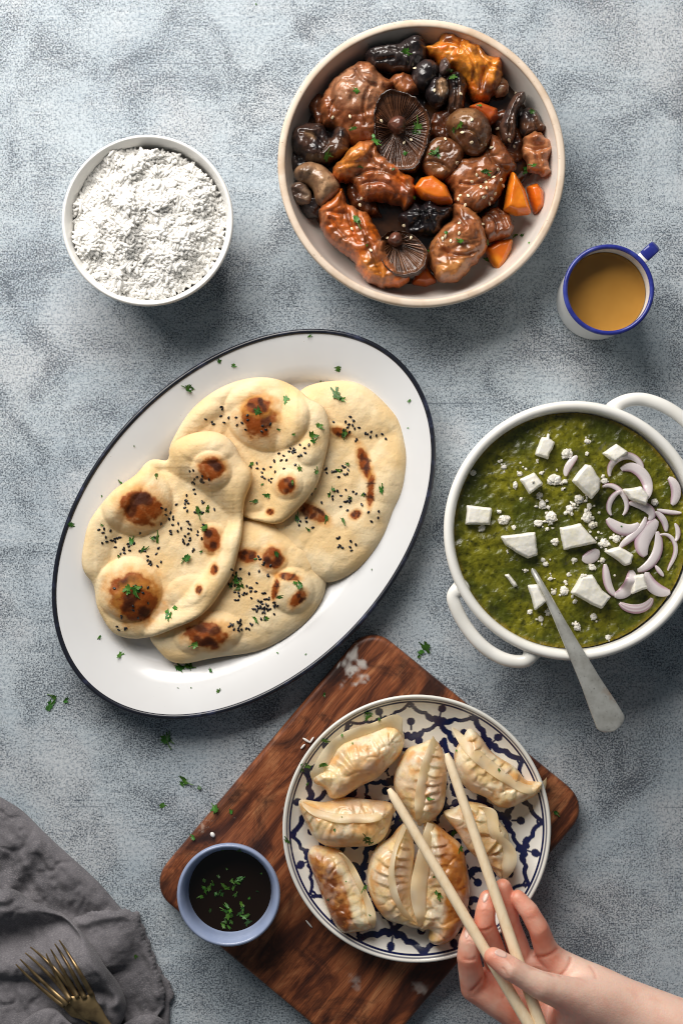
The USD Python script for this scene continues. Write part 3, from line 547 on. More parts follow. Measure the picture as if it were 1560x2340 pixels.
meat('small curled brown chicken piece against the bowl wall nearest the mug', [(1280, 720), (1290, 660), (1340, 632), (1390, 650), (1420, 710), (1408, 780), (1415, 830), (1380, 845), (1320, 810), (1290, 770)], .026, .026, BR2, (.42, .17, .07), .011, [], [(1340, 670, 50, 35, 0, .005), (1360, 770, 50, 50, 0, .004)], [[(1290, 710), (1350, 730), (1410, 710)], [(1340, 740), (1360, 800)]], 27)
meat('small dark brown chicken scrap between the smooth thigh and the carrots', [(1060, 1090), (1110, 1030), (1150, 1020), (1220, 1080), (1210, 1140), (1150, 1180), (1090, 1180)], .018, .028, BR, BR2, .010, [], [], [[(1100, 1050), (1140, 1110), (1130, 1170)], [(1160, 1040), (1190, 1120)]], 28)
meat('scrap of reddish chicken hidden behind the big gilled mushroom', [(600, 370), (660, 330), (720, 350), (750, 420), (700, 450), (640, 430)], .028, .024, BR2, BR, .010, seed=29)
meat('dark chicken scrap against the wall beside the pale thigh', [(200, 470), (240, 440), (280, 480), (290, 580), (240, 600), (205, 540)], .016, .026, BR, DK, .010, seed=30)
meat('dark chicken scrap low between the two gilled mushrooms', [(395, 890), (440, 880), (520, 980), (560, 1060), (480, 1050), (400, 990)], .016, .026, BR, DK, .010, seed=31)
meat('dark chicken scrap in the gap under the halved round mushroom', [(830, 540), (900, 500), (960, 600), (930, 700), (860, 690), (800, 620)], .016, .028, DK, BR, .010, seed=32)
meat('dark scrap of chicken beside the curved mushroom strip', [(1120, 560), (1180, 520), (1260, 640), (1270, 760), (1200, 780), (1130, 660)], .015, .024, DK, BR, .010, seed=33)
BK, BK2, MB, MT = (.012, .009, .010), (.035, .026, .026), (.10, .042, .020), (.36, .21, .11)
def mushroom(label, outs, seed=0, nz=1.0):
    """outs: pieces (outline, z0, h, R, base, second, spots, bumps, folds, name); more than one makes a thing with parts."""
    built = []
    for k, (out, z0, h, R, c1, c2, spots, bumps, fl, nm) in enumerate(outs):
        z = z0 + h * .5; o2 = np.asarray(out, float); o2 = o2.mean(0) + (o2 - o2.mean(0)) * 1.06
        v, f = pillow('B', o2, z0, h, R * .85, 2.2, .0009, .35, bumps, [(.0040 * nz, .016, 1), (.0016 * nz, .007, 2), (.0005, .003, 3), (-.0022 * nz, .014, 4), (-.0007 * nz, .005, 5)], (0, 0), folds('B', fl, z, .003, .0014) if fl else None, None, seed + k * 7, rag=.0020 * nz)
        built.append((nm, v, f, paint('B', v, c1, [(*s, .7) for s in spots], z, seed + k, c2, .010)))
    if len(built) == 1: single('mushroom', built[0][1:3], MUSH, label, 'mushroom', 'mushrooms in the stew', col=built[0][3])
    else:
        t = thing('mushroom', label, 'mushroom', [*at('B', np.mean(outs[0][0], 0), .03), outs[0][1]], 'mushrooms in the stew')
        for nm, v, f, c in built: part(t, nm, (v, f), MUSH, True, c)
mushroom('wrinkled black mushroom cap at the top wall of the stew bowl', [([(485, 250), (500, 210), (560, 185), (650, 175), (690, 150), (740, 140), (785, 190), (785, 250), (740, 310), (660, 318), (570, 310), (510, 290)], .026, .034, .014, BK, BK2, [(610, 230, 90, 40, 10, (.06, .045, .04), .6)], [(720, 190, 60, 50, 0, .004)], [[(520, 230), (600, 220), (680, 250)], [(680, 180), (700, 250), (690, 310)], [(540, 280), (620, 270)]], 'cap')], 41)
mushroom('black rounded mushroom cap just behind the big gilled mushroom', [([(715, 330), (740, 285), (775, 262), (830, 272), (852, 320), (820, 385), (770, 410), (725, 380)], .032, .032, .013, BK, BK2, [], [], [], 'cap')], 42, .5)
mushroom('black mushroom slice with tan flesh and a sesame seed on it', [([(795, 400), (830, 350), (880, 350), (905, 410), (880, 475), (820, 490)], .034, .028, .010, BK2, BK, [(865, 410, 30, 40, 0, MT, .8)], [], [[(850, 360), (845, 420), (860, 480)]], 'cap')], 43)
mushroom('black mushroom with an upright shiny stem under the topmost parsley', [([(900, 345), (950, 330), (990, 375), (990, 450), (960, 525), (905, 515), (890, 430)], .030, .030, .010, BK, MB, [(950, 470, 30, 50, 0, MB, .6)], [], [[(930, 350), (940, 430), (930, 510)]], 'cap'), ([(858, 270), (885, 248), (908, 270), (905, 320), (870, 330)], .048, .018, .006, BK2, (.12, .08, .07), [], [], [], 'stem')], 44)
mushroom('dark heart shaped mushroom beside the wall below the pale thigh', [([(105, 640), (150, 600), (230, 585), (270, 600), (300, 655), (325, 605), (370, 605), (397, 660), (390, 720), (330, 770), (260, 790), (180, 770), (115, 700)], .024, .034, .014, BK, (.06, .028, .018), [(330, 720, 60, 50, 0, MB, .7), (200, 660, 30, 16, 30, MT, .5)], [], [[(280, 610), (295, 680), (260, 740)], [(150, 640), (220, 660), (270, 720)]], 'cap')], 45)
mushroom('black mushroom low against the wall under the heart shaped one', [([(95, 740), (130, 700), (220, 780), (160, 850), (110, 830)], .018, .024, .010, BK, BK2, [], [], [], 'cap')], 46)
mushroom('black mushroom low under the beige mushroom with pale stem', [([(140, 990), (190, 950), (270, 980), (250, 1050), (190, 1060)], .016, .024, .010, BK, BK2, [], [], [], 'cap')], 47)
mushroom('beige button mushroom with pale cut stem at the wall side facing the rice', [([(120, 830), (165, 790), (240, 790), (310, 845), (345, 910), (320, 960), (260, 995), (225, 970), (205, 910), (145, 880)], .026, .034, .015, MT, (.22, .11, .055), [(170, 850, 50, 30, -30, BK2, .6), (290, 900, 50, 60, 40, (.44, .27, .15), .7)], [(270, 880, 70, 70, 0, .003)], [], 'cap'), ([(93, 915), (150, 880), (195, 925), (195, 985), (140, 990), (105, 955)], .026, .024, .009, (.36, .25, .17), (.12, .07, .05), [], [], [[(110, 930), (180, 960)], [(120, 950), (185, 975)]], 'stem')], 48, .5)
mushroom('round brown halved mushroom with sesame on top, above the flat thigh', [([(888, 590), (925, 530), (1000, 508), (1070, 530), (1112, 590), (1110, 670), (1060, 735), (990, 725), (930, 660)], .036, .034, .017, (.17, .078, .028), (.10, .036, .015), [(1060, 620, 50, 60, 0, (.15, .06, .03), .6), (980, 560, 60, 40, -20, (.30, .16, .07), .6)], [(1010, 610, 80, 80, 0, .004)], [[(935, 640), (1000, 640), (1060, 700)]], 'cap')], 49, .6)
mushroom('cut brown mushroom slab with parsley, between the carrot and the big gilled mushroom', [([(768, 785), (800, 690), (860, 655), (930, 675), (977, 730), (950, 800), (880, 862), (810, 850)], .036, .022, .008, (.19, .075, .028), (.12, .042, .016), [], [], [[(780, 790), (840, 790), (900, 830)]], 'cap')], 50, .4)
mushroom('black frilly dried mushroom at the centre of the lower stew', [([(660, 1045), (700, 1010), (720, 975), (770, 1000), (800, 960), (840, 1000), (915, 1015), (905, 1060), (870, 1090), (860, 1130), (800, 1140), (740, 1150), (690, 1120)], .026, .030, .012, (.008, .007, .009), (.02, .016, .018), [], [(790, 1050, 60, 50, 0, .005)], [[(700, 1050), (780, 1050), (870, 1050)], [(740, 990), (780, 1050), (820, 1130)], [(840, 1000), (780, 1050), (710, 1120)], [(760, 1000), (760, 1110)]], 'cap')], 51, 1.5)
mushroom('long curved black mushroom strip at the side toward the mug', [([(1165, 620), (1180, 540), (1215, 480), (1245, 438), (1285, 430), (1290, 460), (1255, 520), (1245, 600), (1225, 670), (1195, 672)], .032, .026, .009, BK2, (.09, .045, .03), [(1215, 600, 20, 60, 10, MB, .8)], [], [[(1250, 470), (1215, 560), (1205, 650)]], 'strip')], 52)
mushroom('torn black mushroom above the small curled chicken piece', [([(1262, 570), (1280, 520), (1320, 500), (1365, 550), (1392, 615), (1340, 635), (1285, 650)], .026, .024, .010, BK2, MB, [], [], [[(1290, 540), (1330, 580), (1350, 630)]], 'cap')], 53)
def gilled(label, out, stem, sr, z0, h, seed, ngill, dark, c1, c2, tilt):
    zr_ = z0 + h; ctr = at('B', stem, zr_); o = at('B', spline(out, closed=True, n=240), zr_) - ctr
    an = np.arctan2(o[:, 1], o[:, 0]); rad = np.hypot(*o.T); od = np.argsort(an)
    n, m = 360, 34; th = np.linspace(-np.pi, np.pi, n, endpoint=False); rm = np.interp(th, an[od], rad[od], period=2 * np.pi)
    s = np.linspace(0.05, 1, m)[:, None]
    wob = fbm(np.c_[np.cos(th), np.sin(th), np.zeros(n)] * 3, 3, seed) - .5; jit = fbm(np.c_[np.cos(th), np.sin(th), np.zeros(n)] * 9, 3, seed + 3) - .5
    g = np.abs(((th / (2 * np.pi) * ngill + .25 * np.sin(th * 5) + 2.6 * jit) % 1) - .5) * 2; g = .5 + (g - .5) * (.55 + 1.1 * (jit + .4)); rm = rm * (1 + .10 * wob + .05 * jit)
    dish = h * (.30 + .34 * s ** 2) + .0026 * (g[None] - .5) * np.clip((s - .18) * 4, 0, 1) * np.clip((.93 - s) * 7, 0, 1)
    roll = h * .40 * np.exp(-((s - .95) / .055) ** 2) * (1 + .9 * wob[None])
    X, Y = s * rm * np.cos(th), s * rm * np.sin(th)
    Zt = z0 + dish + roll + .05 * h * wob[None] * s; prof = np.sqrt(np.clip(1 - s ** 6, 0, 1))
    Zb = z0 + h * .4 * (1 - np.sqrt(np.clip(1 - (s * .98) ** 2, 0, 1)))
    Zt = Zb * (1 - prof) + Zt * prof
    tl = lambda Z: Z + tilt[0] * X + tilt[1] * Y
    v = np.vstack([np.stack([X + ctr[0], Y + ctr[1], tl(Zt)], -1).reshape(-1, 3), np.stack([X + ctr[0], Y + ctr[1], tl(np.broadcast_to(Zb, X.shape))], -1).reshape(-1, 3)])
    i, j = np.meshgrid(np.arange(m - 1), np.arange(n), indexing='ij'); k = (j + 1) % n
    q = np.stack([i * n + j, (i + 1) * n + j, (i + 1) * n + k, i * n + k], -1).reshape(-1, 4)
    f = np.vstack([q, q[:, ::-1] + m * n])
    gg = np.broadcast_to(g[None], X.shape); w = np.clip(gg * .9 + .1 + 1.2 * (fbm(np.stack([X, Y, 0 * X], -1) / .012, 3, seed) - .5), 0, 1)[..., None]; edge = np.clip((s - .88) * 14, 0, 1)[..., None]
    col = np.asarray(c2) * (1 - w) + np.asarray(c1) * w; col = col * (1 - edge) + np.asarray(dark) * edge
    col = np.vstack([col.reshape(-1, 3), np.tile(dark, (n * m, 1))])
    t = thing('mushroom', label, 'mushroom', (*ctr, z0), 'mushrooms in the stew')
    part(t, 'cap', (v, f), MUSH, True, col)
    zz = z0 + h * .3; sv, sf = pillow('B', [(stem[0] + sr * math.cos(a) * (1 + .12 * math.sin(3 * a + seed)), stem[1] + sr * math.sin(a)) for a in np.linspace(0, 6.28, 12, endpoint=False)], zz, h * .75, .006, step=.0008, nz=[(.0012, .006, 1)])
    part(t, 'stem', (sv, sf), MUSH, True, paint('B', sv, (.14, .05, .03), [], zz, seed, (.085, .03, .02), .005))
gilled('big upturned shiitake with dark brown gills and central stem', [(520, 520), (540, 440), (590, 395), (650, 393), (730, 430), (790, 490), (822, 570), (812, 650), (780, 740), (740, 800), (660, 815), (590, 790), (540, 700), (522, 600)], (642, 588), 46, .044, .026, 61, 70, (.012, .009, .010), (.15, .062, .03), (.035, .014, .008), (0, .12))
gilled('smaller upturned mushroom with fan of brown gills and orange stem', [(545, 1210), (555, 1160), (600, 1125), (690, 1125), (780, 1190), (800, 1270), (770, 1330), (700, 1362), (620, 1352), (565, 1290)], (632, 1172), 38, .038, .020, 62, 64, (.05, .02, .012), (.20, .085, .038), (.05, .02, .010), (0, -.10))
def carrot(label, out, z0, h, seed, c1=(.72, .20, .012), c2=(.62, .13, .008), tilt=(0, 0)):
    v, f = pillow('B', out, z0, h, .005, 1.7, .0010, .45, (), [(.0018, .015, 1)], tilt, seed=seed, straight=True, flat=.0022)
    single('carrot_chunk', (v, f), CARROT, label, 'carrot', 'carrot chunks in the stew', col=paint('B', v, c1, [], z0 + h / 2, seed, c2, .012))
carrot('bright orange pointed carrot wedge by the bowl wall, larger of two side by side', [(1215, 822), (1242, 842), (1290, 920), (1328, 1042), (1250, 1052), (1178, 1030), (1196, 920)], .026, .026, 71, (.78, .24, .014), tilt=(-.1, .1))
carrot('small deeper orange carrot piece tucked behind the pointed wedge', [(1295, 905), (1352, 885), (1387, 930), (1392, 1022), (1340, 1052), (1312, 980)], .016, .024, 72, (.62, .13, .008))
carrot('glossy orange carrot chunk in the middle of the stew', [(714, 920), (758, 860), (820, 846), (892, 900), (930, 992), (850, 998), (765, 970)], .036, .024, 73, (.66, .17, .012))
carrot('lone triangular orange carrot chunk on the bare bowl floor', [(1083, 1220), (1150, 1180), (1232, 1168), (1222, 1230), (1187, 1310), (1152, 1352), (1112, 1290)], .012, .022, 74, (.78, .25, .015))
carrot('dark orange carrot piece at the lowest edge of the stew', [(710, 1405), (738, 1330), (790, 1310), (848, 1392), (785, 1415)], .014, .020, 75, (.45, .09, .010), (.30, .06, .01))
carrot('reddish carrot round half under the halved mushroom', [(988, 500), (1060, 474), (1152, 508), (1158, 560), (1110, 600), (1040, 540)], .030, .022, 76, (.42, .08, .010), (.33, .06, .01))

# ---------------- spinach curry, paneer, shallot ----------------
cc = at('P', (868, 893), .063); q_ = np.arange(-.102, .102, .0011); X, Y = np.meshgrid(q_, q_, indexing='ij'); Rc = .0992
rr_ = np.hypot(X, Y); ok = rr_ < Rc + .0012; sc = np.minimum(1, Rc / np.maximum(rr_, 1e-6)); Xc, Yc = (X * sc).ravel() + cc[0], (Y * sc).ravel() + cc[1]
Pq = np.c_[Xc, Yc, np.full(len(Xc), .06)]
lump = fbm(Pq / .030, 4, 6); fin = fbm(Pq / .006, 3, 7); Zc = .0615 + .006 * (lump - .5) + .0024 * (fin - .5) - .0012 * np.clip((rr_.ravel() / Rc - .9) * 10, 0, 1) * 0
idx = np.arange(len(Xc)).reshape(X.shape); f4 = np.stack([idx[:-1, :-1], idx[1:, :-1], idx[1:, 1:], idx[:-1, 1:]], -1).reshape(-1, 4); f4 = f4[ok.ravel()[f4].all(1)]
w1 = np.clip((fbm(Pq / .022, 4, 8) - .40) * 4, 0, 1)[:, None]; w2 = np.clip((fbm(Pq / .0045, 3, 9) - .52) * 6, 0, 1)[:, None]
ccol = np.array((.066, .076, .004)) * (1 - w1) + np.array((.21, .195, .010)) * w1; ccol = ccol * (1 - w2 * .6) + np.array((.032, .036, .002)) * w2 * .6
oil = np.clip((rr_.ravel() / Rc - .965) / .035 + (fin - .5), 0, 1)[:, None]; ccol = ccol * (1 - oil * .75) + np.array((.25, .17, .008)) * oil * .75
vk = np.unique(f4); mp = np.zeros(len(Xc), int); mp[vk] = np.arange(len(vk))
single('spinach_curry', (np.c_[Xc, Yc, Zc][vk], mp[f4]), CURRY, 'thick green spinach curry with yellow oil at the edge in the casserole', 'curry', col=ccol[vk])
PZ = .0585; PCs = []
for i, (lab, o, dz, h, tl) in enumerate([
        ('tan edged paneer cube nearest the top rim of the casserole', [(690, 318), (722, 322), (726, 296), (740, 300), (738, 330), (776, 352), (730, 456), (650, 428)], .003, .011, (-.1, 0)),
        ('paneer cube under the upper end of the shallot slices', [(1150, 358), (1222, 410), (1140, 482), (1060, 420)], .003, .012, (0, -.1)),
        ('small square paneer cube beside a cluster of crumbs', [(555, 580), (645, 535), (702, 610), (615, 674)], .004, .012, (0, 0)),
        ('tall paneer cube turned with two faces showing, near the slanted shallot sliver', [(875, 590), (955, 485), (992, 490), (1052, 580), (1052, 640), (1000, 702), (950, 660)], .004, .018, (-.25, .1)),
        ('paneer square alone at the side of the curry facing the naan platter', [(230, 738), (386, 755), (376, 862), (220, 858)], .003, .011, (0, .05)),
        ('triangular paneer piece with a rounded side, right by the spoon tip', [(440, 930), (650, 900), (670, 1045), (610, 1067), (540, 1032), (470, 985)], .003, .013, (0, .2)),
        ('flat paneer slab in the centre of the curry', [(800, 875), (930, 850), (975, 905), (1038, 970), (830, 1014)], .003, .011, (0, .1)),
        ('paneer piece partly under the thick shallot tangle', [(1070, 1020), (1170, 990), (1258, 1042), (1242, 1102), (1200, 1112)], .003, .015, (0, .1)),
        ('largest paneer chunk, beside the spoon handle and a curled shallot', [(870, 1280), (930, 1170), (1000, 1163), (1060, 1258), (1117, 1300), (1060, 1378), (970, 1332)], .004, .017, (.1, .15)),
        ('paneer cube partly covered by the spoon handle', [(605, 1230), (662, 1225), (722, 1330), (650, 1387)], .003, .013, (0, 0)),
        ('thin sliver of paneer sunk into the curry', [(458, 1165), (490, 1158), (547, 1235), (520, 1247)], .002, .008, (0, 0)),
        ('paneer cube half hidden among the upper shallot rings', [(1185, 640), (1300, 620), (1352, 680), (1330, 742), (1230, 702)], .003, .014, (0, 0)),
        ('paneer cube between two shallot curls near the lower rim', [(1245, 1170), (1320, 1158), (1342, 1250), (1240, 1287)], .003, .014, (0, 0))]):
    PCs.append((np.mean(o, 0), lab.split(',')[0]))
    single('paneer_cube', pillow('P', o, PZ + dz - .0012, h, .0018, 1.6, .0009, .5, (), [(.0010, .012, 1), (.0005, .004, 2)], tl, seed=i, straight=True, flat=.0007, rag=.0009), PANEER, lab, 'paneer', 'paneer pieces in the spinach curry')
CR = [(970, 345, 25), (970, 418, 16), (845, 420, 45), (430, 470, 14), (460, 505, 25), (270, 540, 28), (595, 515, 12), (555, 545, 22), (690, 540, 20), (770, 580, 60), (530, 615, 28), (665, 463, 14), (565, 700, 18), (680, 675, 30), (695, 735, 40), (920, 700, 45), (985, 745, 28), (860, 765, 45), (750, 810, 50), (670, 850, 35), (455, 830, 48), (325, 880, 32), (520, 875, 22), (970, 810, 50), (1000, 860, 40), (725, 885, 18), (775, 960, 40), (760, 880, 12), (1075, 970, 40), (1150, 945, 40), (700, 1075, 20), (715, 1100, 25), (895, 1075, 25), (1065, 1075, 22), (1000, 1120, 30), (590, 1140, 20), (855, 1165, 18), (745, 1190, 20), (835, 1210, 16), (930, 1170, 25), (830, 1265, 40), (895, 1330, 20), (765, 1275, 22), (620, 1395, 22), (685, 1435, 30), (735, 1390, 35), (1010, 1425, 32), (910, 1490, 38), (1100, 1550, 24), (1075, 590, 35), (1385, 720, 35), (745, 1160, 10), (880, 1300, 14), (480, 1018, 10), (1140, 1170, 10), (640, 600, 12), (820, 640, 14), (560, 480, 9), (1040, 905, 14)]
rg = np.random.default_rng(9)
def crumb_label(u, v, s):
    c, lab = min(PCs, key=lambda k: math.hypot(k[0][0] - u, k[0][1] - v)); lab = ' '.join(lab.split()[:10])
    return ('large crumb cluster' if s >= 40 else 'crumb clump' if s >= 24 else 'tiny white crumb') + ' near the ' + lab
for u, v_, s_ in CR:
    p, _ = on_surface('P', (u, v_)); s = s_ * mlen('P', .065); ms = []
    m = trimesh.creation.icosphere(3); vv = m.vertices * s * np.array([.62, .62, .42]) * rg.uniform(.8, 1.15, 3); vv = vv * (1 + 1.1 * (fbm(m.vertices * 1.5 + u, 4, int(v_))[:, None] - .5) + .5 * (noise(m.vertices * 6 + v_, 2)[:, None] - .5)); ms.append((vv + (p[0], p[1], p[2] + s * .12), m.faces))
    for k in range(1, max(2, min(9, int(s_ / 5)))):
        r = s * rg.uniform(.12, .3) if s_ > 16 else s * rg.uniform(.35, .6); o = rg.normal(0, s * .55, 2) if k else np.zeros(2)
        m = trimesh.creation.icosphere(2); vv = m.vertices * r * rg.uniform(.7, 1.2, 3); vv = vv * (1 + 1.0 * (noise(vv / r * 1.8 + k * 7 + u, 3)[:, None] - .5))
        ms.append((vv + (p[0] + o[0], p[1] + o[1], p[2] + r * .35 + rg.uniform(0, .0006)), m.faces))
    single('paneer_crumb', cat(*ms), PANEER, crumb_label(u, v_, s_), 'paneer', 'paneer crumbs on the spinach curry')
ONI = [([(1110, 560), (1115, 500), (1160, 450), (1230, 435), (1290, 470), (1315, 515)], 22, 'shallot arc lying over the highest paneer cube of the tangle'), ([(1180, 520), (1260, 510), (1320, 560), (1345, 640), (1330, 700)], 34, 'broad pale shallot ring half, outermost at the upper side of the tangle'),
       ([(1470, 570), (1510, 620), (1515, 680), (1490, 735)], 30, 'separate pinkish shallot arc against the far rim of the casserole'), ([(1065, 625), (1130, 620), (1190, 670), (1215, 740), (1190, 800)], 17, 'thin shallot ring half curving over its neighbour above the purple slice'),
       ([(1180, 650), (1120, 700), (1105, 770), (1120, 800)], 17, 'thin translucent shallot arc on the curry side of the tangle'), ([(1095, 820), (1150, 870), (1220, 890), (1290, 850)], 36, 'wide lilac shallot slice carrying a tiny green fleck'),
       ([(1230, 730), (1310, 740), (1370, 800), (1350, 830)], 28, 'short purple shallot arc in the middle of the tangle'), ([(1170, 1000), (1250, 930), (1310, 870), (1330, 810)], 24, 'long straight shallot strip slanting across the tangle'),
       ([(1400, 830), (1340, 900), (1310, 960), (1330, 1050)], 48, 'widest white shallot slice, lying on top of the tangle'), ([(1400, 900), (1410, 980), (1380, 1070), (1330, 1120), (1280, 1140)], 30, 'lilac shallot curl wrapped below the widest slice'),
       ([(1390, 780), (1440, 830), (1455, 900)], 20, 'short white shallot arc between the tangle and the far rim'), ([(1420, 920), (1490, 940), (1515, 1010), (1490, 1090), (1465, 1140)], 14, 'slender white shallot hook, outermost toward the far rim'),
       ([(1510, 850), (1530, 910), (1515, 960)], 15, 'tiny purple edged shallot arc at the far rim'), ([(1080, 1100), (1090, 1180), (1110, 1250), (1150, 1295)], 25, 'upright white shallot strip beside the largest paneer chunk'),
       ([(1240, 1140), (1240, 1210), (1200, 1270), (1140, 1290)], 40, 'broad white shallot curl leaning on the largest paneer chunk'), ([(1340, 1150), (1360, 1220), (1420, 1265), (1480, 1270)], 38, 'broad white shallot curl nearest the lower far rim'),
       ([(1170, 1340), (1230, 1372), (1310, 1370), (1370, 1310)], 28, 'purple striped shallot slice set apart below the others'), ([(840, 560), (850, 510), (885, 460), (910, 435)], 22, 'lone slanted shallot sliver beside the tall paneer cube'),
       ([(940, 1062), (985, 1060), (1032, 1008)], 38, 'lone rounded shallot piece below the flat paneer slab'), ([(1390, 1110), (1420, 1150), (1440, 1175)], 14, 'small white shallot stub between the two broad curls'),
       ([(1400, 765), (1470, 780), (1550, 785)], 14, 'thin shallot strip pointing straight to the far rim')]
for i, (pts, w, lab) in enumerate(ONI):
    n = 34; q = spline(pts, n); s = np.linspace(0, 1, n); zs = np.array([on_surface('P', p)[0][2] for p in q])
    zs = gaussian_filter(np.maximum(zs, np.percentile(zs, 30)), 4, mode='nearest') + .0018
    p3 = np.c_[at('P', q, zs), zs]; k = np.sin(np.pi * np.clip(s, .02, .98)) ** .36; hw = w * 1.04 * mlen('P', .07)
    n2 = 16; v, f = tube(p3, hw * k, .0008 * k + .0003, n2); an2 = np.tile(np.arange(n2) * 2 * np.pi / n2, n)
    v[:n * n2, 2] += .20 * hw * np.repeat(k, n2) * (1 - np.cos(an2) ** 2 * 1.0) * .7
    d = np.concatenate([np.cos(an2), [0, 0]]); outer = np.clip((d - .45) * 2.4, 0, 1)[:, None] if i % 3 else np.clip((-d - .45) * 2.4, 0, 1)[:, None]
    st = (.5 + .5 * np.cos(d * 9))[:, None] if 'striped' in lab else 0
    col = np.array((.93, .87, .88)) * (1 - outer * .75) + np.array((.46, .20, .32)) * outer * .75; col = col * (1 - .5 * st) + np.array((.40, .12, .20)) * .5 * st
    single('shallot_slice', (v, f), ONION, lab, 'shallot', 'shallot slices on the spinach curry', col=col)

# ---------------- dumplings ----------------
DW, DC, DG, DO, DB, DD = (.89, .75, .53), (.86, .60, .29), (.60, .42, .31), (.66, .32, .10), (.36, .12, .022), (.14, .035, .008)
def dumpling(label, out, root, tip, h, spots, seed, side=1, lift=.004, pleat=.0015, lam=.0085, R=.017, tilt=(0, 0), bumps=()):
    z0 = .0255; z = z0 + h * .55
    kd_line = at('D', spline(root, 200), z); kd = cKDTree(kd_line); ar = np.concatenate([[0], np.cumsum(np.linalg.norm(np.diff(kd_line, axis=0), axis=1))])
    def pl(P, d, prof):
        dd, ii = kd.query(P); fr_ = lambda q: np.where(q % 1 < .78, (q % 1) / .78, (1 - q % 1) / .22); ph = ar[ii] / lam + dd * 22 * side + 1.5 * fbm(np.c_[P / .02, np.full(len(P), seed)], 2, seed)
        return pleat * (fr_(ph) - .6) * np.exp(-(np.maximum(dd - .004, 0) / .011) ** 2) * np.clip(2.4 * fbm(np.c_[P / .018, np.full(len(P), seed + 3.)], 2, seed) - .5, .15, 1.2) * np.minimum(1, prof * 1.2) * 1.6
    v, f = pillow('D', out, z0, h, R, 2.0, .0009, .38, bumps, [(.0036, .018, 1), (.0008, .007, 2), (-.0012, .012, 3)], tilt, pl, None, seed)
    c = paint('D', v, DW, [(*s, .8) if len(s) == 7 else s for s in spots], z, seed, DC, .014)
    g = np.clip((fbm(v / .011, 3, seed + 4) - .50) * 3.5, 0, .5)[:, None]; c = c * (1 - g) + np.array(DG) * g
    fl = np.clip((fbm(v / .010, 4, seed + 14) - .52) * 5, 0, .75)[:, None]; c = c * (1 - fl) + np.array((.70, .33, .09)) * fl
    t = thing('dumpling', label, 'dumpling', (*at('D', np.mean(out, 0), z), z0), 'pan fried dumplings on the patterned plate')
    part(t, 'body', (v, f), DOUGH, True, c)
    n = 46; rp, tp = spline(root, n), spline(tip, n); zr_ = np.array([on_surface('D', p)[0][2] for p in rp]); zt_ = np.array([on_surface('D', p, .0015)[0][2] for p in tp])
    zr_ = gaussian_filter(zr_, 2, mode='nearest') - .0004; zt_ = gaussian_filter(np.maximum(zt_ + .0016, zr_ + lift), 2, mode='nearest')
    A, B = np.c_[at('D', rp, zr_), zr_], np.c_[at('D', tp, zt_), zt_]
    sv, sf = sheet(A, B, .0013, 9, bulge=.0010, ripple=.0011, freq=19 + seed % 7)
    w = np.clip((fbm(sv / .012, 3, seed + 2) - .35) * 3, 0, 1)[:, None]; part(t, 'crimped_edge', (sv, sf), FIN, True, np.array((.95, .87, .68)) * (1 - w) + np.array((.94, .78, .48)) * w)
dumpling('plump shiny dumpling with orange tinted flank, nearest the cutting board top edge', [(215, 490), (240, 440), (310, 395), (350, 320), (440, 280), (540, 250), (640, 215), (690, 260), (692, 340), (660, 400), (610, 450), (560, 500), (480, 540), (400, 590), (340, 612), (300, 600), (280, 560), (225, 530)], [(215, 510), (300, 430), (345, 350), (420, 300), (520, 262), (620, 235), (685, 275)], [(203, 480), (245, 395), (315, 305), (430, 240), (560, 200), (655, 168), (688, 190)], .034, [(470, 440, 120, 70, -35, DO, .55), (380, 545, 70, 40, -20, DO, .6), (560, 440, 60, 45, 0, DG, .7)], 81, bumps=[(500, 380, 150, 100, -30, .004)])
dumpling('upright pleated dumpling between the two chopstick tips', [(640, 540), (650, 470), (680, 400), (720, 345), (790, 320), (850, 300), (890, 340), (915, 420), (922, 500), (915, 580), (900, 660), (860, 712), (800, 742), (760, 735), (720, 680), (672, 620)], [(868, 320), (838, 400), (815, 500), (805, 600), (785, 750)], [(846, 280), (795, 400), (768, 500), (752, 600), (768, 752)], .032, [(880, 510, 30, 90, 5, DO, .7), (840, 580, 50, 60, 0, DG, .7), (880, 370, 30, 40, 0, DO, .5)], 82, 1)
dumpling('dumpling whose pointed tail hangs over the plate rim', [(958, 400), (975, 335), (1000, 300), (1035, 245), (1100, 290), (1150, 360), (1220, 410), (1300, 470), (1350, 520), (1420, 520), (1400, 580), (1330, 622), (1250, 658), (1180, 650), (1130, 610), (1060, 580), (1005, 540), (968, 470)], [(950, 238), (1030, 300), (1110, 375), (1190, 440), (1270, 505), (1350, 540), (1440, 500)], [(944, 236), (1000, 345), (1080, 430), (1160, 490), (1250, 545), (1350, 585), (1435, 560)], .030, [(1120, 310, 40, 70, -40, DO, .6), (1310, 500, 60, 22, 30, (.70, .33, .06), .9), (1070, 560, 70, 40, 20, DG, .6)], 83, -1)
dumpling('dumpling lying level with its pleats facing the sauce bowl side', [(150, 620), (200, 622), (280, 630), (350, 612), (450, 610), (560, 622), (640, 650), (640, 690), (620, 760), (590, 820), (530, 857), (450, 864), (350, 867), (270, 852), (210, 800), (180, 740)], [(152, 622), (250, 670), (350, 690), (450, 692), (550, 685), (652, 655)], [(165, 650), (250, 712), (350, 735), (450, 738), (550, 728), (648, 680)], .032, [(400, 640, 150, 24, 0, DO, .7), (560, 640, 60, 20, 20, DB, .5), (330, 820, 90, 50, 0, DG, .5), (420, 830, 80, 30, 0, DO, .5)], 84, 1)
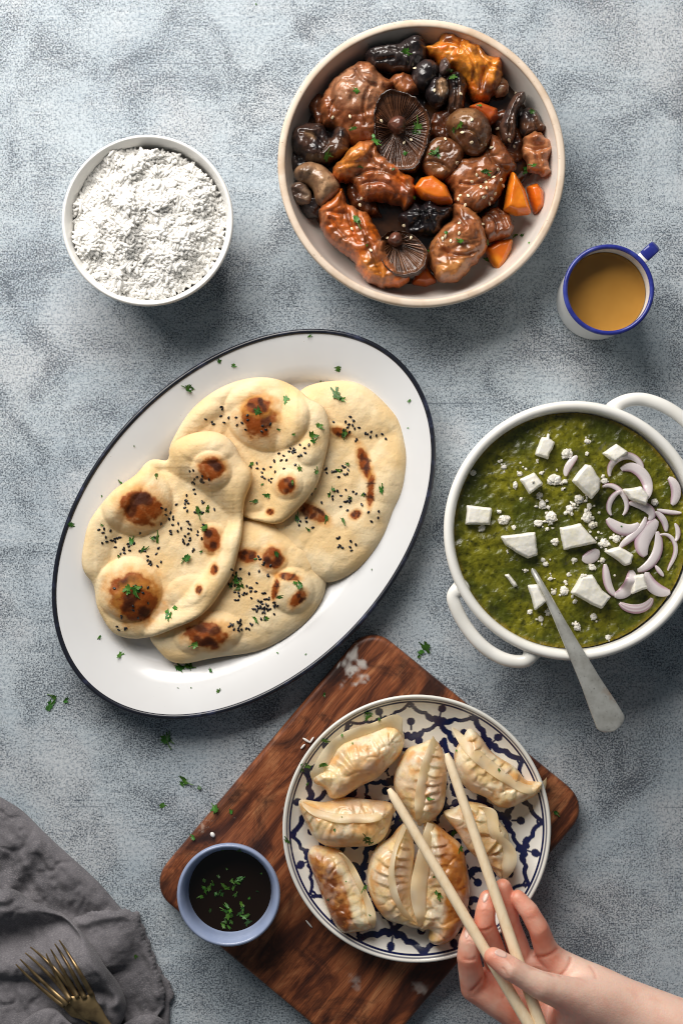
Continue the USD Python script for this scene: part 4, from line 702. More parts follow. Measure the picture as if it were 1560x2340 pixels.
dumpling('wavy pleated dumpling under the second chopstick', [(905, 680), (960, 660), (1010, 632), (1070, 632), (1130, 650), (1180, 710), (1240, 790), (1262, 870), (1280, 930), (1240, 970), (1200, 1032), (1170, 1000), (1130, 960), (1060, 910), (1010, 850), (960, 770)], [(1080, 650), (1130, 730), (1150, 810), (1200, 850), (1215, 920), (1195, 1020)], [(1110, 650), (1190, 730), (1200, 790), (1262, 850), (1285, 935), (1215, 1035)], .030, [(1090, 830, 60, 60, 0, DO, .5), (1010, 780, 60, 60, 40, DG, .5), (1200, 930, 30, 30, 0, DO, .5)], 85, 1, pleat=.003, lam=.011)
dumpling('dumpling tipped over to show its dark fried base, nearest the sauce bowl', [(190, 905), (215, 868), (290, 868), (350, 880), (400, 930), (425, 990), (465, 1040), (495, 1110), (525, 1170), (545, 1262), (520, 1290), (430, 1312), (380, 1316), (330, 1270), (290, 1190), (260, 1120), (230, 1040), (200, 965)], [(350, 890), (405, 970), (440, 1050), (480, 1130), (500, 1220), (500, 1290)], [(372, 895), (440, 975), (478, 1050), (520, 1140), (548, 1230), (540, 1285)], .030, [([(192, 905), (240, 885), (300, 930), (355, 1000), (398, 1080), (415, 1170), (420, 1250), (390, 1312), (330, 1262), (270, 1135), (220, 1025)], (.36, .10, .012), 1.0, .003), (310, 1010, 50, 110, -28, DD, .85), (360, 1180, 30, 90, -12, DD, .7), (250, 930, 40, 30, 20, (.45, .17, .03), .7)], 86, 1, tilt=(.1, 0), pleat=.0006)
dumpling('dumpling with a tall smooth seam, leaning on the browned one', [(505, 980), (530, 900), (570, 850), (620, 820), (660, 770), (700, 745), (735, 800), (750, 880), (745, 960), (740, 1100), (760, 1200), (790, 1290), (750, 1290), (680, 1270), (610, 1250), (560, 1200), (520, 1130), (503, 1060)], [(690, 748), (655, 830), (625, 930), (612, 1020), (630, 1120), (690, 1220), (785, 1300)], [(712, 748), (668, 860), (645, 950), (650, 1040), (668, 1120), (720, 1215), (792, 1292)], .033, [(680, 1050, 50, 120, 0, DG, .6), (590, 940, 40, 60, 30, DO, .5), (570, 1180, 50, 40, 30, DO, .7), (700, 900, 30, 80, 10, DG, .5)], 87, 1, lift=.005)
dumpling('dumpling with a long golden fried side under the first chopstick', [(815, 732), (870, 750), (930, 800), (990, 850), (1022, 950), (1040, 1050), (1036, 1150), (1010, 1250), (960, 1340), (900, 1376), (850, 1376), (822, 1340), (830, 1300), (790, 1300), (760, 1230), (738, 1120), (738, 1000), (762, 900), (790, 820)], [(850, 745), (835, 850), (830, 960), (815, 1080), (810, 1200), (800, 1300)], [(815, 732), (775, 860), (745, 980), (728, 1080), (748, 1210), (790, 1308)], .034, [([(862, 742), (940, 808), (1000, 870), (1036, 1000), (1036, 1150), (1004, 1260), (935, 1362), (850, 1378), (880, 1300), (905, 1200), (905, 1100), (888, 980), (870, 850)], (.55, .20, .022), 1.0, .004), (930, 900, 40, 110, -18, DB, .8), (970, 1050, 40, 130, 0, DB, .65), (960, 1230, 40, 70, 15, DB, .6), (850, 1340, 30, 40, 0, (.6, .3, .07), .7)], 88, 1, lift=.002)

# ---------------- spoon in the curry ----------------
n = 220; q = spline([(632, 1128), (690, 1232), (760, 1365), (850, 1545), (940, 1720), (1020, 1880), (1090, 2020), (1140, 2125)], n); s = np.linspace(0, 1, n)
zz = np.interp(s, [0, .08, .5, .62, 1], [.0600, .0650, .0765, .0790, .0830]); zz = gaussian_filter(zz, 8, mode='nearest')
hw = np.interp(s, [0, .1, .3, .5, .7, .85, .94, 1], [17, 20, 30, 46, 63, 84, 93, 88]) * mlen('P', .075); e = np.clip((1 - s) / .055, 0, 1); hw = hw * np.sqrt(np.clip(1 - (1 - e) ** 2, .02, 1)); e = np.clip(s / .02, 0, 1); hw = hw * np.sqrt(np.clip(1 - (1 - e) ** 2, .1, 1))
single('spoon', tube(np.c_[at('P', q, zz), zz], hw, .0019, 20), STEEL, 'old silver spoon standing in the curry with its handle over the casserole rim', 'spoon')

# ---------------- grey napkin and forks ----------------
def toothed(pts, a, b, step, depth):
    """Pinked cloth edge: teeth along the outline between points a and b."""
    pts = np.asarray(pts, float); seg = spline(pts[a:b + 1], step=step); t = np.gradient(seg, axis=0); t /= np.linalg.norm(t, axis=1, keepdims=True)
    nr = np.c_[t[:, 1], -t[:, 0]]; seg = seg + nr * (depth * (np.arange(len(seg)) % 2))[:, None] + nr * (4 * np.sin(np.arange(len(seg)) * .9))[:, None]
    return np.vstack([pts[:a], seg, pts[b + 1:]])
def vale(fr, lines, z):
    ks = [(cKDTree(at(fr, spline(l, 90), z)), a, w) for l, a, w in lines]
    def fn(P, d, prof):
        r = np.zeros(len(P))
        for kd, a, w in ks: r += a * np.exp(-(kd.query(P)[0] / w) ** 2)
        wr = 0.0011 * (np.abs(np.sin(P[:, 0] * 260 + 6 * fbm(np.c_[P / .03, P[:, 0]], 2, 3) + P[:, 1] * 150)) - .5) * (fbm(np.c_[P / .04, P[:, 1]], 2, 7) > .5)
        return r * np.minimum(1, d / .004) + gaussian_filter(wr, 1) * prof
    return fn
NZ = [(.0044, .034, 1), (.0020, .011, 2), (.0007, .004, 3), (-.0016, .016, 4)]
LY = []
def layer(*a, **k):
    m = pillow('K', *a, **k); LY.append(m); stamp(*m)
layer([(-140, -40), (0, 52), (100, 112), (190, 195), (330, 330), (480, 465), (560, 545), (640, 640), (720, 740), (700, 900), (300, 1000), (-140, 900)], .0015, .013, .014, 2.2, .0016, .4, nz=NZ, extra=vale('K', [([(40, 400), (90, 470), (110, 560)], -.005, .009), ([(190, 330), (110, 450), (60, 560)], .005, .008), ([(150, 570), (300, 650), (450, 700)], -.006, .012)], .012), seed=1)
layer(toothed([(700, 680), (742, 668), (768, 740), (830, 905), (872, 1000), (925, 1080), (912, 1180), (915, 1340), (800, 1340), (700, 1000)], 1, 6, 11, 6), .0012, .004, .003, 2, .0014, .4, nz=[(.001, .012, 1), (.0006, .004, 2)], straight=True, seed=2)
layer(toothed([(330, 760), (402, 704), (480, 672), (560, 655), (620, 660), (700, 664), (738, 692), (764, 770), (800, 862), (850, 992), (884, 1092), (882, 1180), (850, 1240), (860, 1340), (500, 1380), (330, 1100)], 1, 11, 12, 7), .003, .008, .006, 2, .0014, .4, drape=.004, nz=[(.0026, .022, 1), (.001, .006, 2)], straight=True, seed=3,
      extra=vale('K', [([(440, 720), (600, 690), (710, 700), (745, 790), (830, 990), (850, 1120)], .0025, .004), ([(560, 740), (680, 760), (740, 860), (800, 1020)], -.005, .012), ([(600, 1250), (720, 1210), (830, 1230)], -.005, .012)], .012))
layer([(-140, 520), (0, 540), (60, 533), (130, 575), (250, 640), (400, 712), (480, 800), (560, 910), (640, 1050), (684, 1180), (668, 1250), (600, 1330), (300, 1380), (-140, 1380)], .004, .025, .017, 2.4, .0016, .4, drape=.005, nz=NZ, seed=4,
      extra=vale('K', [([(-60, 860), (60, 800), (200, 770), (330, 745), (390, 760)], -.022, .017), ([(130, 590), (250, 655), (400, 728), (480, 815), (560, 925), (640, 1065)], .004, .006), ([(-40, 600), (60, 610), (110, 590)], -.003, .003), ([(540, 1080), (580, 1110), (600, 1140)], -.008, .005), ([(520, 1100), (560, 1130), (620, 1150), (660, 1120)], .005, .004), ([(150, 960), (320, 1130), (450, 1260)], -.006, .02), ([(300, 780), (420, 860), (500, 1010), (520, 1090)], .004, .014), ([(20, 1100), (100, 1200)], -.005, .014)], .018))
layer([(40, 1400), (70, 1310), (110, 1265), (250, 1162), (320, 1160), (390, 1215), (480, 1262), (620, 1275), (720, 1240), (850, 1228), (905, 1290), (905, 1420)], .004, .009, .010, 2.2, .0016, .4, drape=.004, nz=NZ, seed=5)
single('napkin', cat(*LY), LINEN, 'crumpled dark grey linen napkin with pinked edge under two forks', 'napkin', stamp_=False)
def fork(label, tines, head, z0, dz, seed):
    t = thing('fork', label, 'fork', (*at('F', np.mean(head, 0), z0), z0), 'brass forks on the grey napkin')
    hv = pillow('F', head, z0 - .0016, .0042, .010, 2, .0011, .5, nz=[(.0006, .02, 1)]); part(t, 'head', hv, BRASS)
    for tn in tines:
        q = spline(tn, 26); s = np.linspace(0, 1, 26); z = z0 + .0006 + dz * (1 - s) ** 1.4; hz = np.array([on_surface('F', p)[0][2] for p in q]); z = gaussian_filter(np.maximum(z, hz + .0022), 2, mode='nearest')
        part(t, 'tine', tube(np.c_[at('F', q, z), z], np.interp(s, [0, .15, .7, 1], [.0005, .0010, .0019, .0024]), np.interp(s, [0, .3, 1], [.0005, .0011, .0017]), 10), BRASS)
zf = float(np.percentile(window(at('F', (560, 900), .02), .012)[0], 75)) + .0015
fork('tarnished brass fork lying underneath, its tines pointing to the photo edge', [[(140, 640), (350, 840), (570, 1012)], [(178, 595), (380, 795), (600, 1000)], [(225, 540), (430, 725), (640, 960)], [(270, 487), (470, 665), (680, 930)]],
     [(545, 1000), (590, 985), (630, 960), (680, 905), (700, 940), (700, 1010), (740, 1080), (800, 1150), (830, 1190), (720, 1135), (640, 1110), (580, 1050)], zf, .004, 1)
fork('tarnished brass fork lying across the top of the other one', [[(410, 545), (500, 740), (625, 960)], [(450, 505), (565, 705), (692, 935)], [(487, 457), (610, 655), (752, 945)], [(527, 425), (665, 640), (815, 910)]],
     [(600, 925), (640, 925), (690, 915), (745, 930), (790, 905), (830, 890), (850, 940), (890, 1010), (930, 1080), (1000, 1180), (1080, 1290), (1000, 1290), (860, 1160), (760, 1130), (700, 1080), (650, 1020), (615, 970)], zf + .0055, .005, 2)

# ---------------- chopsticks ----------------
def stick(label, a, b, za, zb_, ra, rb):
    n = 40; s = np.linspace(0, 1, n); e = np.minimum(1, np.minimum(s, 1 - s) * n / 1.6); r = (ra + (rb - ra) * s) * np.sqrt(np.clip(1 - (1 - e) ** 2, .25, 1)); z = za + (zb_ - za) * s
    q = np.asarray(a, float) * (1 - s[:, None]) + np.asarray(b, float) * s[:, None]
    single('chopstick', tube(np.c_[at('X', q, z), z], r, r * .95, 14), CHOP, label, 'chopstick', 'pair of chopsticks held in the hand', stamp_=False)
stick('pale wooden chopstick held between thumb and index finger', (888, 1803), (1262, 2432), .068, .104, .0039, .0052)
stick('pale wooden chopstick resting on the ring finger, its tip beside the upright dumpling', (1020, 1722), (1265, 2432), .066, .103, .0039, .0052)

# ---------------- hand ----------------
J = {'it': (262, 585, .0775, .0072), 'id': (236, 705, .082, .0086), 'ip': (228, 860, .080, .0096), 'im': (285, 1190, .062, .0112),
     'mt': (432, 245, .074, .0070), 'md': (410, 365, .077, .0082), 'mp': (396, 510, .076, .0092), 'mm': (560, 1030, .050, .0110),
     'rt': (590, 130, .068, .0072), 'rd': (636, 275, .066, .0080), 'rp': (660, 500, .060, .0088), 'rm': (800, 920, .047, .0105),
     'pt': (745, 245, .070, .0070), 'pd': (868, 385, .074, .0080), 'pp': (965, 560, .074, .0088), 'pm': (1045, 790, .062, .0100),
     'h1': (1150, 930, .056, .0125), 'h2': (1420, 1060, .058, .0160), 'a1': (720, 1480, .058, .0120), 'a2': (1150, 1330, .044, .0140), 'a3': (1220, 1700, .056, .0170),
     'tt': (492, 862, .106, .0078), 'ti': (672, 985, .109, .0100), 'tk': (800, 1060, .107, .0098), 'tm': (985, 1160, .104, .0116), 'tc': (1380, 1290, .088, .0165),
     'w1': (1860, 1345, .064, .0220), 'w2': (1960, 1600, .060, .0220), 'f1': (2700, 1760, .070, .0300), 'f2': (2760, 2080, .066, .0300)}
def ball(k):
    u, v, z, r = J[k]; return manifold3d.Manifold.sphere(r, 28).translate((*map(float, at('G', (u, v), z)), z))
def hull(*ks): return manifold3d.Manifold.batch_hull([ball(k) for k in ks])
bones = [hull(*p) for p in [('it', 'id'), ('id', 'ip'), ('ip', 'im'), ('mt', 'md'), ('md', 'mp'), ('mp', 'mm'), ('rt', 'rd'), ('rd', 'rp'), ('rp', 'rm'), ('pt', 'pd'), ('pd', 'pp'), ('pp', 'pm'), ('pm', 'h1'),
         ('im', 'mm', 'a1'), ('mm', 'rm', 'a2', 'a1'), ('rm', 'h1', 'a2'), ('a2', 'h1', 'h2'), ('a1', 'a2', 'a3'), ('a2', 'h2', 'a3', 'w1', 'w2'), ('tt', 'ti'), ('ti', 'tk'), ('tk', 'tm'), ('tm', 'tc'), ('tc', 'w1', 'w2'), ('tc', 'a3', 'w2'), ('w1', 'w2', 'f1', 'f2')]]
body = manifold3d.Manifold.batch_boolean(bones, manifold3d.OpType.Add).refine_to_length(.0019).to_mesh()
hm_ = trimesh.Trimesh(body.vert_properties[:, :3], body.tri_verts, process=True)
trimesh.smoothing.filter_taubin(hm_, .5, .53, 26)
gu = (780 + hm_.vertices[:, 0] / (S * (H - hm_.vertices[:, 2]) / H) - FR['G'][0]) / FR['G'][2]; wgt = np.clip((gu - 1050) / 500, 0, 1)[:, None]
lap = trimesh.smoothing.laplacian_calculation(hm_)
for _ in range(160): hm_.vertices = hm_.vertices + wgt * .6 * (lap.dot(hm_.vertices) - hm_.vertices)
hv, hf = np.array(hm_.vertices, float), np.array(hm_.faces); hn = np.array(hm_.vertex_normals)
kk = S * (H - hv[:, 2]) / H; gpx = (np.c_[780 + hv[:, 0] / kk, 1170 - hv[:, 1] / kk] - FR['G'][:2]) / FR['G'][2]       # where each vertex shows in the enlarged view of the hand
crease = np.zeros(len(hv))
for ln, dp, wd, zmin in [([(265, 1215), (310, 1170), (375, 1085)], 1, 14, .05), ([(190, 885), (240, 895), (300, 880)], 1, 14, .06), ([(365, 585), (420, 578), (475, 550)], .9, 13, .06), ([(925, 852), (1010, 858), (1090, 830), (1160, 775)], 1.3, 15, .05),
                         ([(1195, 1055), (1240, 1000), (1285, 930), (1300, 870)], 1.2, 15, .05), ([(590, 980), (615, 1010), (640, 1060)], .6, 14, .09), ([(640, 880), (668, 912), (692, 960)], .55, 9, .1), ([(664, 868), (694, 905), (715, 950)], .5, 9, .1), ([(690, 862), (716, 895), (738, 935)], .35, 9, .1), ([(215, 700), (235, 695), (262, 705)], .5, 10, .06), ([(385, 380), (410, 372), (440, 382)], .5, 10, .06), ([(845, 375), (872, 362), (900, 356)], .45, 11, .06), ([(1500, 960), (1540, 1010), (1560, 1080)], .5, 16, .05), ([(850, 470), (890, 455), (930, 450)], .5, 14, .06), ([(590, 1290), (610, 1240), (570, 1190)], .8, 14, .05),
                         ([(880, 980), (1000, 1000), (1120, 1060)], .5, 16, .05)]:
    d = cKDTree(spline(ln, 60)).query(gpx)[0]; crease = np.maximum(crease, dp * np.exp(-(d / wd) ** 2) * (hv[:, 2] > zmin) * (hn[:, 2] > .1))
hv = hv - hn * (crease * .0009)[:, None] + hn * (.0006 * (fbm(hv / .012, 3, 2) - .5))[:, None]
red = np.zeros(len(hv))
for k, sp_ in [('it', .011), ('id', .008), ('ip', .012), ('im', .016), ('mt', .012), ('mp', .013), ('md', .010), ('rt', .013), ('rd', .014), ('rp', .018), ('pt', .009), ('pp', .016), ('pm', .010), ('tt', .011), ('a1', .018), ('mm', .02)]:
    j = np.array((*at('G', J[k][:2], J[k][2]), J[k][2])); red = np.maximum(red, np.exp(-(np.linalg.norm(hv - j, axis=1) / sp_ / 1.6) ** 2))
red = np.clip(red * .95 + (fbm(hv / .009, 4, 5) - .5) * .9, 0, 1)[:, None]
hc = np.array((.88, .58, .465)) * (1 - red) + np.array((.74, .235, .145)) * red; cr = np.clip(crease, 0, 1)[:, None] * .65; hc = hc * (1 - cr) + np.array((.55, .19, .12)) * cr
who = thing('person', 'hand and forearm of a person holding two chopsticks over the dumplings', 'person', (*at('G', (900, 1200), .06), .04))
part(who, 'hand', (hv, hf), SKIN, True, hc)
whole = trimesh.Trimesh(hv, hf, process=False)
for o in ([(500, 815), (525, 785), (560, 780), (605, 805), (632, 842), (622, 868), (585, 868), (535, 850)], [(190, 650), (192, 595), (214, 556), (238, 560), (240, 600), (225, 655), (205, 672)], [(376, 268), (386, 218), (415, 192), (440, 200), (436, 240), (418, 275), (392, 292)]):
    pg = Polygon(spline(o, closed=True, n=40)); near = shapely.contains_xy(pg.buffer(40), gpx[:, 0], gpx[:, 1]) & (hn[:, 2] > .05)
    fs = hf[near[hf].all(1)]; sv, sf = used_only(hv, fs); sn = hn[np.unique(fs)]
    for _ in range(3):
        n0 = len(sv); sv2, sf2 = trimesh.remesh.subdivide(np.c_[sv, sn], sf) if False else trimesh.remesh.subdivide(sv, sf)
        sv, sf = sv2, sf2
    zq = S * (H - sv[:, 2]) / H; g2 = (np.c_[780 + sv[:, 0] / zq, 1170 - sv[:, 1] / zq] - FR['G'][:2]) / FR['G'][2]
    sf = sf[shapely.contains_xy(pg, *g2[sf].mean(1).T)]
    if len(sf) < 20: continue
    zt_ = hv[near, 2].max(); keep = sv[sf].mean(1)[:, 2] > zt_ - .016; sf = sf[keep]
    sv, sf = used_only(sv, sf); m_ = trimesh.Trimesh(sv, sf, process=False); nv_ = np.array(m_.vertex_normals)
    zq = S * (H - sv[:, 2]) / H; g2 = (np.c_[780 + sv[:, 0] / zq, 1170 - sv[:, 1] / zq] - FR['G'][:2]) / FR['G'][2]
    ed = shapely.distance(shapely.points(g2), pg.exterior); up_ = .0007 * np.sqrt(np.clip(ed / 14, .03, 1))
    part(who, 'fingernail', (sv + nv_ * up_[:, None], sf), NAIL, stamp_=False)

# ---------------- parsley, sesame ----------------
def leaf(r, s, dark):
    n = 42; th = np.linspace(-2.7, 2.7, n); k = r.integers(3, 5)
    rad = (.50 + .50 * np.abs(np.cos(th * k / 3.6 + r.uniform(-.3, .3))) ** .8) * (1 + .22 * np.sign(np.sin(th * r.uniform(5, 8))) * r.random(n)) * r.uniform(.75, 1.1, n)
    p = np.c_[rad * np.cos(th) - .1, rad * np.sin(th)] * s * np.array([1, r.uniform(.6, 1)]); ctr = np.array([[-.2 * s, 0]])
    mid = ctr + (p - ctr) * .5; P = np.vstack([ctr, mid, p]); z = .28 * s * (fbm(np.c_[P / s * 1.6, np.full(len(P), r.random() * 9)], 2, 5) - .5) + r.uniform(-.5, .6) * (P[:, 1] ** 2) / s + r.uniform(0, .5) * np.hypot(*P.T) ** 2 / s
    i = np.arange(n - 1); f = np.vstack([np.stack([0 * i, 1 + i, 2 + i], 1), np.stack([1 + i, 1 + n + i, 2 + n + i], 1), np.stack([1 + i, 2 + n + i, 2 + i], 1)])
    c = np.array((.042, .150, .020)) * r.uniform(.6, 1.5) * np.array([r.uniform(.8, 1.5), 1, r.uniform(.7, 1.3)]) * (1 - .35 * dark); c = np.tile(c, (len(P), 1)); c[0] *= 1.7; c[1:n + 1] *= 1.15
    v = np.c_[P, z]
    if r.random() < .35 and s > .002:
        st = np.linspace(0, 1, 6)[:, None]; pth = np.c_[-.2 * s - st * s * 1.3, .25 * s * np.sin(st * 2), 0 * st]; tv, tf = tube(pth, .00045, .00045, 5)
        f = np.vstack([f, tf + len(v)]); v = np.vstack([v, tv]); c = np.vstack([c, np.tile((.12, .24, .05), (len(tv), 1))])
    return v, f, c
rg = np.random.default_rng(77)
def which_naan(u, v):
    r = [nm for nm, o in reversed(NAANS) if Polygon(o).buffer(8).contains(Point(u, v))]
    ch = 'leafy' if v < 700 else 'chopped'
    return f'{ch} parsley bit on the ' + (r[0] if r else 'naan pile') + (', upper half' if v < 780 else ', lower half')
def parsley(fr, items, label, group, dark=0, lift=.0004):
    for it in items:
        if fr == 'F': it = it
        p, (gx, gy) = on_surface(fr, it[:2], .0015); s = it[2] * mlen(fr, .03) * .80
        parts_ = []
        for q in range(2 if s > .0042 else 1):
            v, f, c = leaf(rg, s * (1 if q == 0 else .6), dark); a = rg.random() * 6.283; R = rot([0, 0, 1], a) @ rot([1, 0, 0], rg.normal(0, .3)) @ rot([0, 1, 0], rg.normal(0, .25))
            v = v @ R.T + (q * np.array([rg.normal(0, s * .5), rg.normal(0, s * .5), .0006])); v[:, 2] += gx * v[:, 0] + gy * v[:, 1]; parts_.append((v, f, c))
        n0 = 0; V, F, C = [], [], []
        for v, f, c in parts_: V.append(v); F.append(f + n0); C.append(c); n0 += len(v)
        V = np.vstack(V); V[:, 2] += lift - np.percentile(V[:, 2] - gx * V[:, 0] - gy * V[:, 1], 15)
        single('parsley_leaf', (V + p, np.vstack(F)), LEAF, (label(it[0], it[1]) if callable(label) else label) if len(it) < 4 else it[3], 'parsley', group, True, np.vstack(C), stamp_=False)
parsley('N', [(560, 270, 25, 'largest parsley leaf on the upper rim of the oval platter'), (680, 163, 15), (737, 178, 15), (1030, 65, 15), (1137, 190, 22), (1415, 315, 12), (298, 632, 12), (108, 795, 18), (350, 490, 6), (225, 685, 8), (675, 1440, 12), (295, 1300, 22), (218, 1230, 14), (645, 1358, 15), (520, 1428, 6), (1015, 1297, 7), (905, 1292, 6), (1270, 968, 6), (570, 1427, 5), (1410, 420, 6), (1072, 240, 6)], 'chopped parsley fleck on the white enamel of the oval platter', 'parsley on the platter')
parsley('N', [(525, 1345, 34, 'dark parsley clump beside the lowest naan on the platter floor'), (560, 1345, 26)], 'dark parsley bit by the lowest naan on the platter floor', 'parsley on the platter', .5)
parsley('N', [(935, 310, 25), (1130, 285, 38, 'pale parsley sprig near the top of the back naan'), (1155, 308, 18), (437, 603, 12), (1070, 412, 22), (1040, 450, 30), (910, 427, 12), (970, 445, 12), (828, 355, 24, 'parsley leaf lying on the char of the big round blister'), (805, 560, 17), (990, 575, 20), (1060, 590, 18), (963, 628, 12), (862, 680, 24), (818, 705, 18), (1175, 560, 15), (1140, 585, 18), (1120, 658, 15), (1105, 680, 12), (1185, 690, 14), (1237, 678, 14), (1307, 660, 22), (1160, 780, 18), (1095, 770, 20), (980, 770, 22), (1165, 438, 24),
              (600, 742, 32, 'biggest dark parsley cluster at the middle of the foremost naan'), (635, 735, 22), (620, 805, 26), (340, 858, 22), (440, 850, 28), (385, 892, 22), (553, 925, 25), (290, 918, 10), (325, 1045, 26), (355, 1050, 30, 'parsley leaf lying on the lower large charred blister'), (485, 1145, 30, 'three lobed parsley leaf at the lower edge of the foremost naan'), (510, 1118, 18), (745, 1010, 26), (765, 1035, 26), (725, 1030, 18), (900, 905, 22), (820, 928, 10), (990, 1025, 28), (915, 1075, 22), (820, 1160, 18), (860, 1160, 18), (585, 1262, 22), (1025, 815, 12), (225, 797, 10), (845, 640, 12), (610, 900, 10), (1050, 655, 10)], which_naan, 'parsley on the naan')
parsley('X', [(380, 1690, 22), (420, 1783, 22, 'parsley tuft on the bare table between platter and napkin'), (372, 1840, 13), (490, 1850, 17), (455, 1800, 9), (115, 1612, 21, 'larger of two parsley bits on the table left of the platter'), (150, 1600, 14), (970, 1478, 24, 'parsley leaf on the table between platter and casserole'), (958, 1500, 9), (441, 1915, 9), (508, 1942, 5), (585, 8, 4), (1140, 1760, 6)], 'parsley fleck fallen on the blue grey table top', 'parsley on the table')
parsley('X', [(528, 1855, 9), (740, 1588, 8), (1270, 1858, 10), (553, 1924, 9), (690, 1760, 9)], 'tiny parsley fleck on the wooden cutting board', 'parsley on the board')
parsley('F', [(1210, 570, 34, 'single dark green leaf dropped on the grey napkin')], '', 'parsley on the napkin', .4)
parsley('D', [(505, 182, 36, 'large parsley tuft at the upper rim of the patterned plate'), (562, 182, 17), (280, 305, 26), (190, 440, 26), (190, 530, 15), (85, 830, 26, 'parsley tuft on the plate rim nearest the sauce bowl'), (680, 715, 20), (965, 810, 28), (980, 840, 20), (485, 1075, 22), (160, 430, 12), (968, 355, 10)], 'parsley bit on the blue patterned plate between dumplings', 'parsley on the dumpling plate')
parsley('D', [(370, 275, 14), (270, 430, 34, 'bright parsley leaf on the seam of the plump shiny dumpling'), (828, 610, 22), (330, 775, 14), (500, 822, 36, 'parsley sprig on the edge of the level dumpling'), (520, 840, 22), (295, 1140, 18), (880, 1118, 26, 'curled parsley stem on the golden sided dumpling'), (862, 1100, 18), (850, 1020, 14), (390, 1043, 7), (425, 320, 10), (370, 705, 6), (515, 1220, 10)], 'parsley fleck stuck to a fried dumpling', 'parsley on the dumplings')
parsley('B', [(430, 415, 28, 'parsley leaf on the pale brown thigh'), (685, 215, 28, 'parsley leaf on the wrinkled black cap'), (925, 345, 36, 'bright parsley tuft on the black mushroom with upright stem'), (415, 605, 30, 'parsley leaf on the edge of the heart shaped mushroom'), (530, 672, 34, 'pale green leaf leaning on the big gilled mushroom edge'), (742, 600, 44, 'long bright parsley leaf lying over the big gills'), (283, 780, 32, 'parsley leaf above the beige mushroom'), (450, 805, 18), (620, 815, 14), (960, 590, 26), (925, 615, 18), (835, 725, 32, 'dark parsley tuft on the mushroom slab'), (850, 745, 20), (1095, 828, 36, 'round parsley leaf on the sesame covered thigh'), (1290, 818, 38, 'broad parsley leaf between pointed carrot and curled chicken'), (1315, 830, 24), (1328, 522, 28), (1060, 490, 15), (435, 1075, 44, 'long parsley leaf on the thigh along the wall'), (725, 960, 18), (485, 1205, 14), (888, 1140, 16), (960, 1182, 22), (795, 1225, 22), (1100, 1270, 26, 'curled parsley sprig touching the lone carrot chunk'), (1240, 1152, 20), (1275, 1152, 16), (1315, 1190, 13), (1100, 1190, 15), (680, 735, 18)], 'parsley bit sprinkled on the braised chicken stew', 'parsley on the stew')
parsley('K', [(1105, 555, 28), (1165, 572, 20), (1210, 530, 26), (1250, 500, 20), (1300, 490, 34), (1135, 665, 22), (1225, 640, 25), (1235, 690, 34), (1205, 745, 28), (1305, 630, 26), (1298, 680, 28), (1340, 725, 32), (1180, 480, 16), (1270, 580, 18), (1390, 560, 14), (1225, 440, 10), (1100, 500, 22), (1345, 600, 12), (1085, 590, 20), (1200, 575, 24), (1245, 720, 22), (1335, 690, 24), (1150, 520, 16), (1410, 465, 10), (1215, 665, 28), (1220, 720, 30), (1240, 660, 22), (1320, 700, 28), (1310, 655, 24), (1190, 560, 24), (1225, 545, 22), (1130, 545, 24), (1280, 510, 26), (1260, 540, 20), (1100, 540, 22), (1235, 755, 24)], 'chopped herb floating in the dark dipping sauce', 'herbs in the dipping sauce', .1, .0002)
parsley('P', [(1182, 868, 14, 'tiny green fleck on the wide lilac shallot slice')], '', 'parsley on the shallots')

sb = trimesh.creation.icosphere(1)
def seed_at(fr, u, v, L, w, m, label, group, name):
    p, (gx, gy) = on_surface(fr, (u, v), .0012); x = sb.vertices.copy(); k = 1 - .45 * np.clip(x[:, 0], 0, 1); x = x * (L, w, w * .55); x[:, 1] *= k
    R = rot([0, 0, 1], rg.random() * 6.283) @ rot([0, 1, 0], rg.normal(0, .2)); x = x @ R.T; x[:, 2] += gx * x[:, 0] + gy * x[:, 1]
    single(name, (x + p + (0, 0, w * .4), sb.faces), m, label, 'sesame seed', group, stamp_=False)
def scatter(clusters, label, group):
    for u, v, ru, rv, a, n in clusters:
        for _ in range(n):
            t, r = rg.random() * 6.283, math.sqrt(rg.random()) * rg.uniform(.55, 1.1); x, y = r * ru * math.cos(t), r * rv * math.sin(t); ca, sa = math.cos(math.radians(a)), math.sin(math.radians(a))
            seed_at('N', u + x * ca - y * sa, v + x * sa + y * ca, rg.uniform(.0014, .0018), rg.uniform(.0009, .0011), BSEED, label, group, 'black_sesame_seed')
scatter([(590, 620, 50, 50, 0, 13), (590, 720, 90, 60, 0, 16), (540, 830, 90, 70, 0, 26), (340, 880, 120, 50, -10, 16), (250, 840, 60, 40, 0, 12), (440, 940, 70, 50, 0, 9), (340, 1080, 110, 110, 0, 12), (310, 1200, 50, 20, 0, 4), (470, 770, 40, 60, 0, 8)], 'small black sesame seed sprinkled on the foremost naan', 'black sesame on the foremost naan')
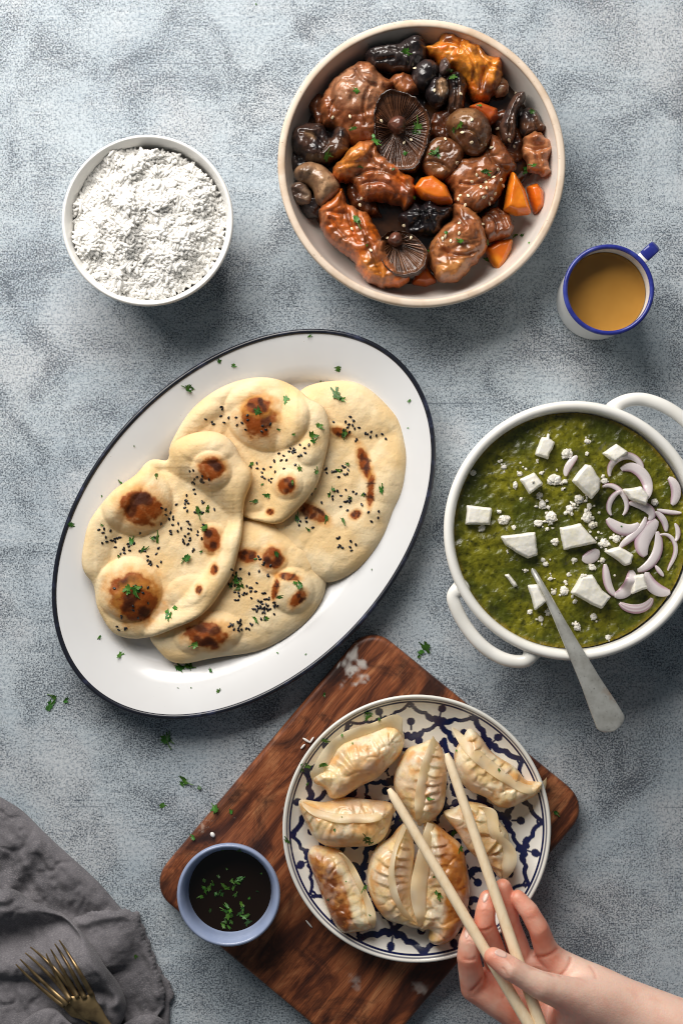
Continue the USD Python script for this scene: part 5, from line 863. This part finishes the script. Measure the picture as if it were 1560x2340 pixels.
scatter([(670, 375, 60, 60, 0, 8), (830, 410, 80, 50, 0, 6), (960, 520, 100, 50, -20, 20), (860, 590, 70, 60, 0, 12), (760, 400, 60, 60, 0, 4)], 'small black sesame seed sprinkled on the naan with one big round blister', 'black sesame on the big blister naan')
scatter([(1180, 420, 80, 60, 10, 16), (1290, 450, 60, 40, 0, 6), (1130, 590, 70, 30, 0, 14), (1150, 690, 120, 50, 0, 20), (1170, 870, 50, 40, 0, 9), (1010, 790, 60, 30, 20, 7), (1280, 770, 60, 30, 0, 4)], 'small black sesame seed sprinkled on the back naan', 'black sesame on the back naan')
scatter([(860, 1110, 60, 50, -30, 34), (760, 1190, 60, 25, 0, 16), (750, 1020, 60, 70, 0, 16), (840, 950, 60, 60, 0, 8), (800, 1070, 70, 60, 0, 14)], 'small black sesame seed sprinkled on the lowest naan', 'black sesame on the lowest naan')
for u, v in [(310, 555), (400, 548), (560, 570), (710, 665), (675, 680), (885, 660), (1020, 565), (970, 628), (1018, 680), (945, 785), (1120, 705), (830, 415), (965, 432), (730, 300), (1210, 670), (1150, 610), (960, 950), (1095, 910), (1140, 940), (1080, 960), (950, 970), (1045, 845), (1155, 820), (1130, 855), (1180, 900), (1020, 880), (955, 1090), (870, 1170), (955, 1143), (912, 1180), (885, 1160), (1075, 1095), (710, 1165), (760, 1190), (672, 1118), (460, 968), (505, 1228), (410, 1120), (1110, 990), (1065, 905), (1090, 880), (450, 1000), (590, 1165), (1235, 700), (1245, 430), (1000, 950), (1120, 965), (1170, 870), (985, 1000)]:
    seed_at('B', u, v, .0018, .0012, WSEED, 'pale sesame seed sprinkled over the braised chicken stew', 'white sesame on the stew', 'white_sesame_seed')
for u, v, L, w in [(700, 1692, .004, .0011), (711, 1700, .0035, .001), (692, 1706, .003, .001), (486, 1907, .0026, .0020), (706, 2112, .0045, .0008)]:
    p, _ = on_surface('X', (u, v)); R = rot([0, 0, 1], u); single('rice_grain', (sb.vertices * (L, w, w) @ R.T + p + (0, 0, w), sb.faces), RICE, 'stray white food scrap on the cutting board beside the plate', 'rice', 'white scraps on the cutting board', stamp_=False)
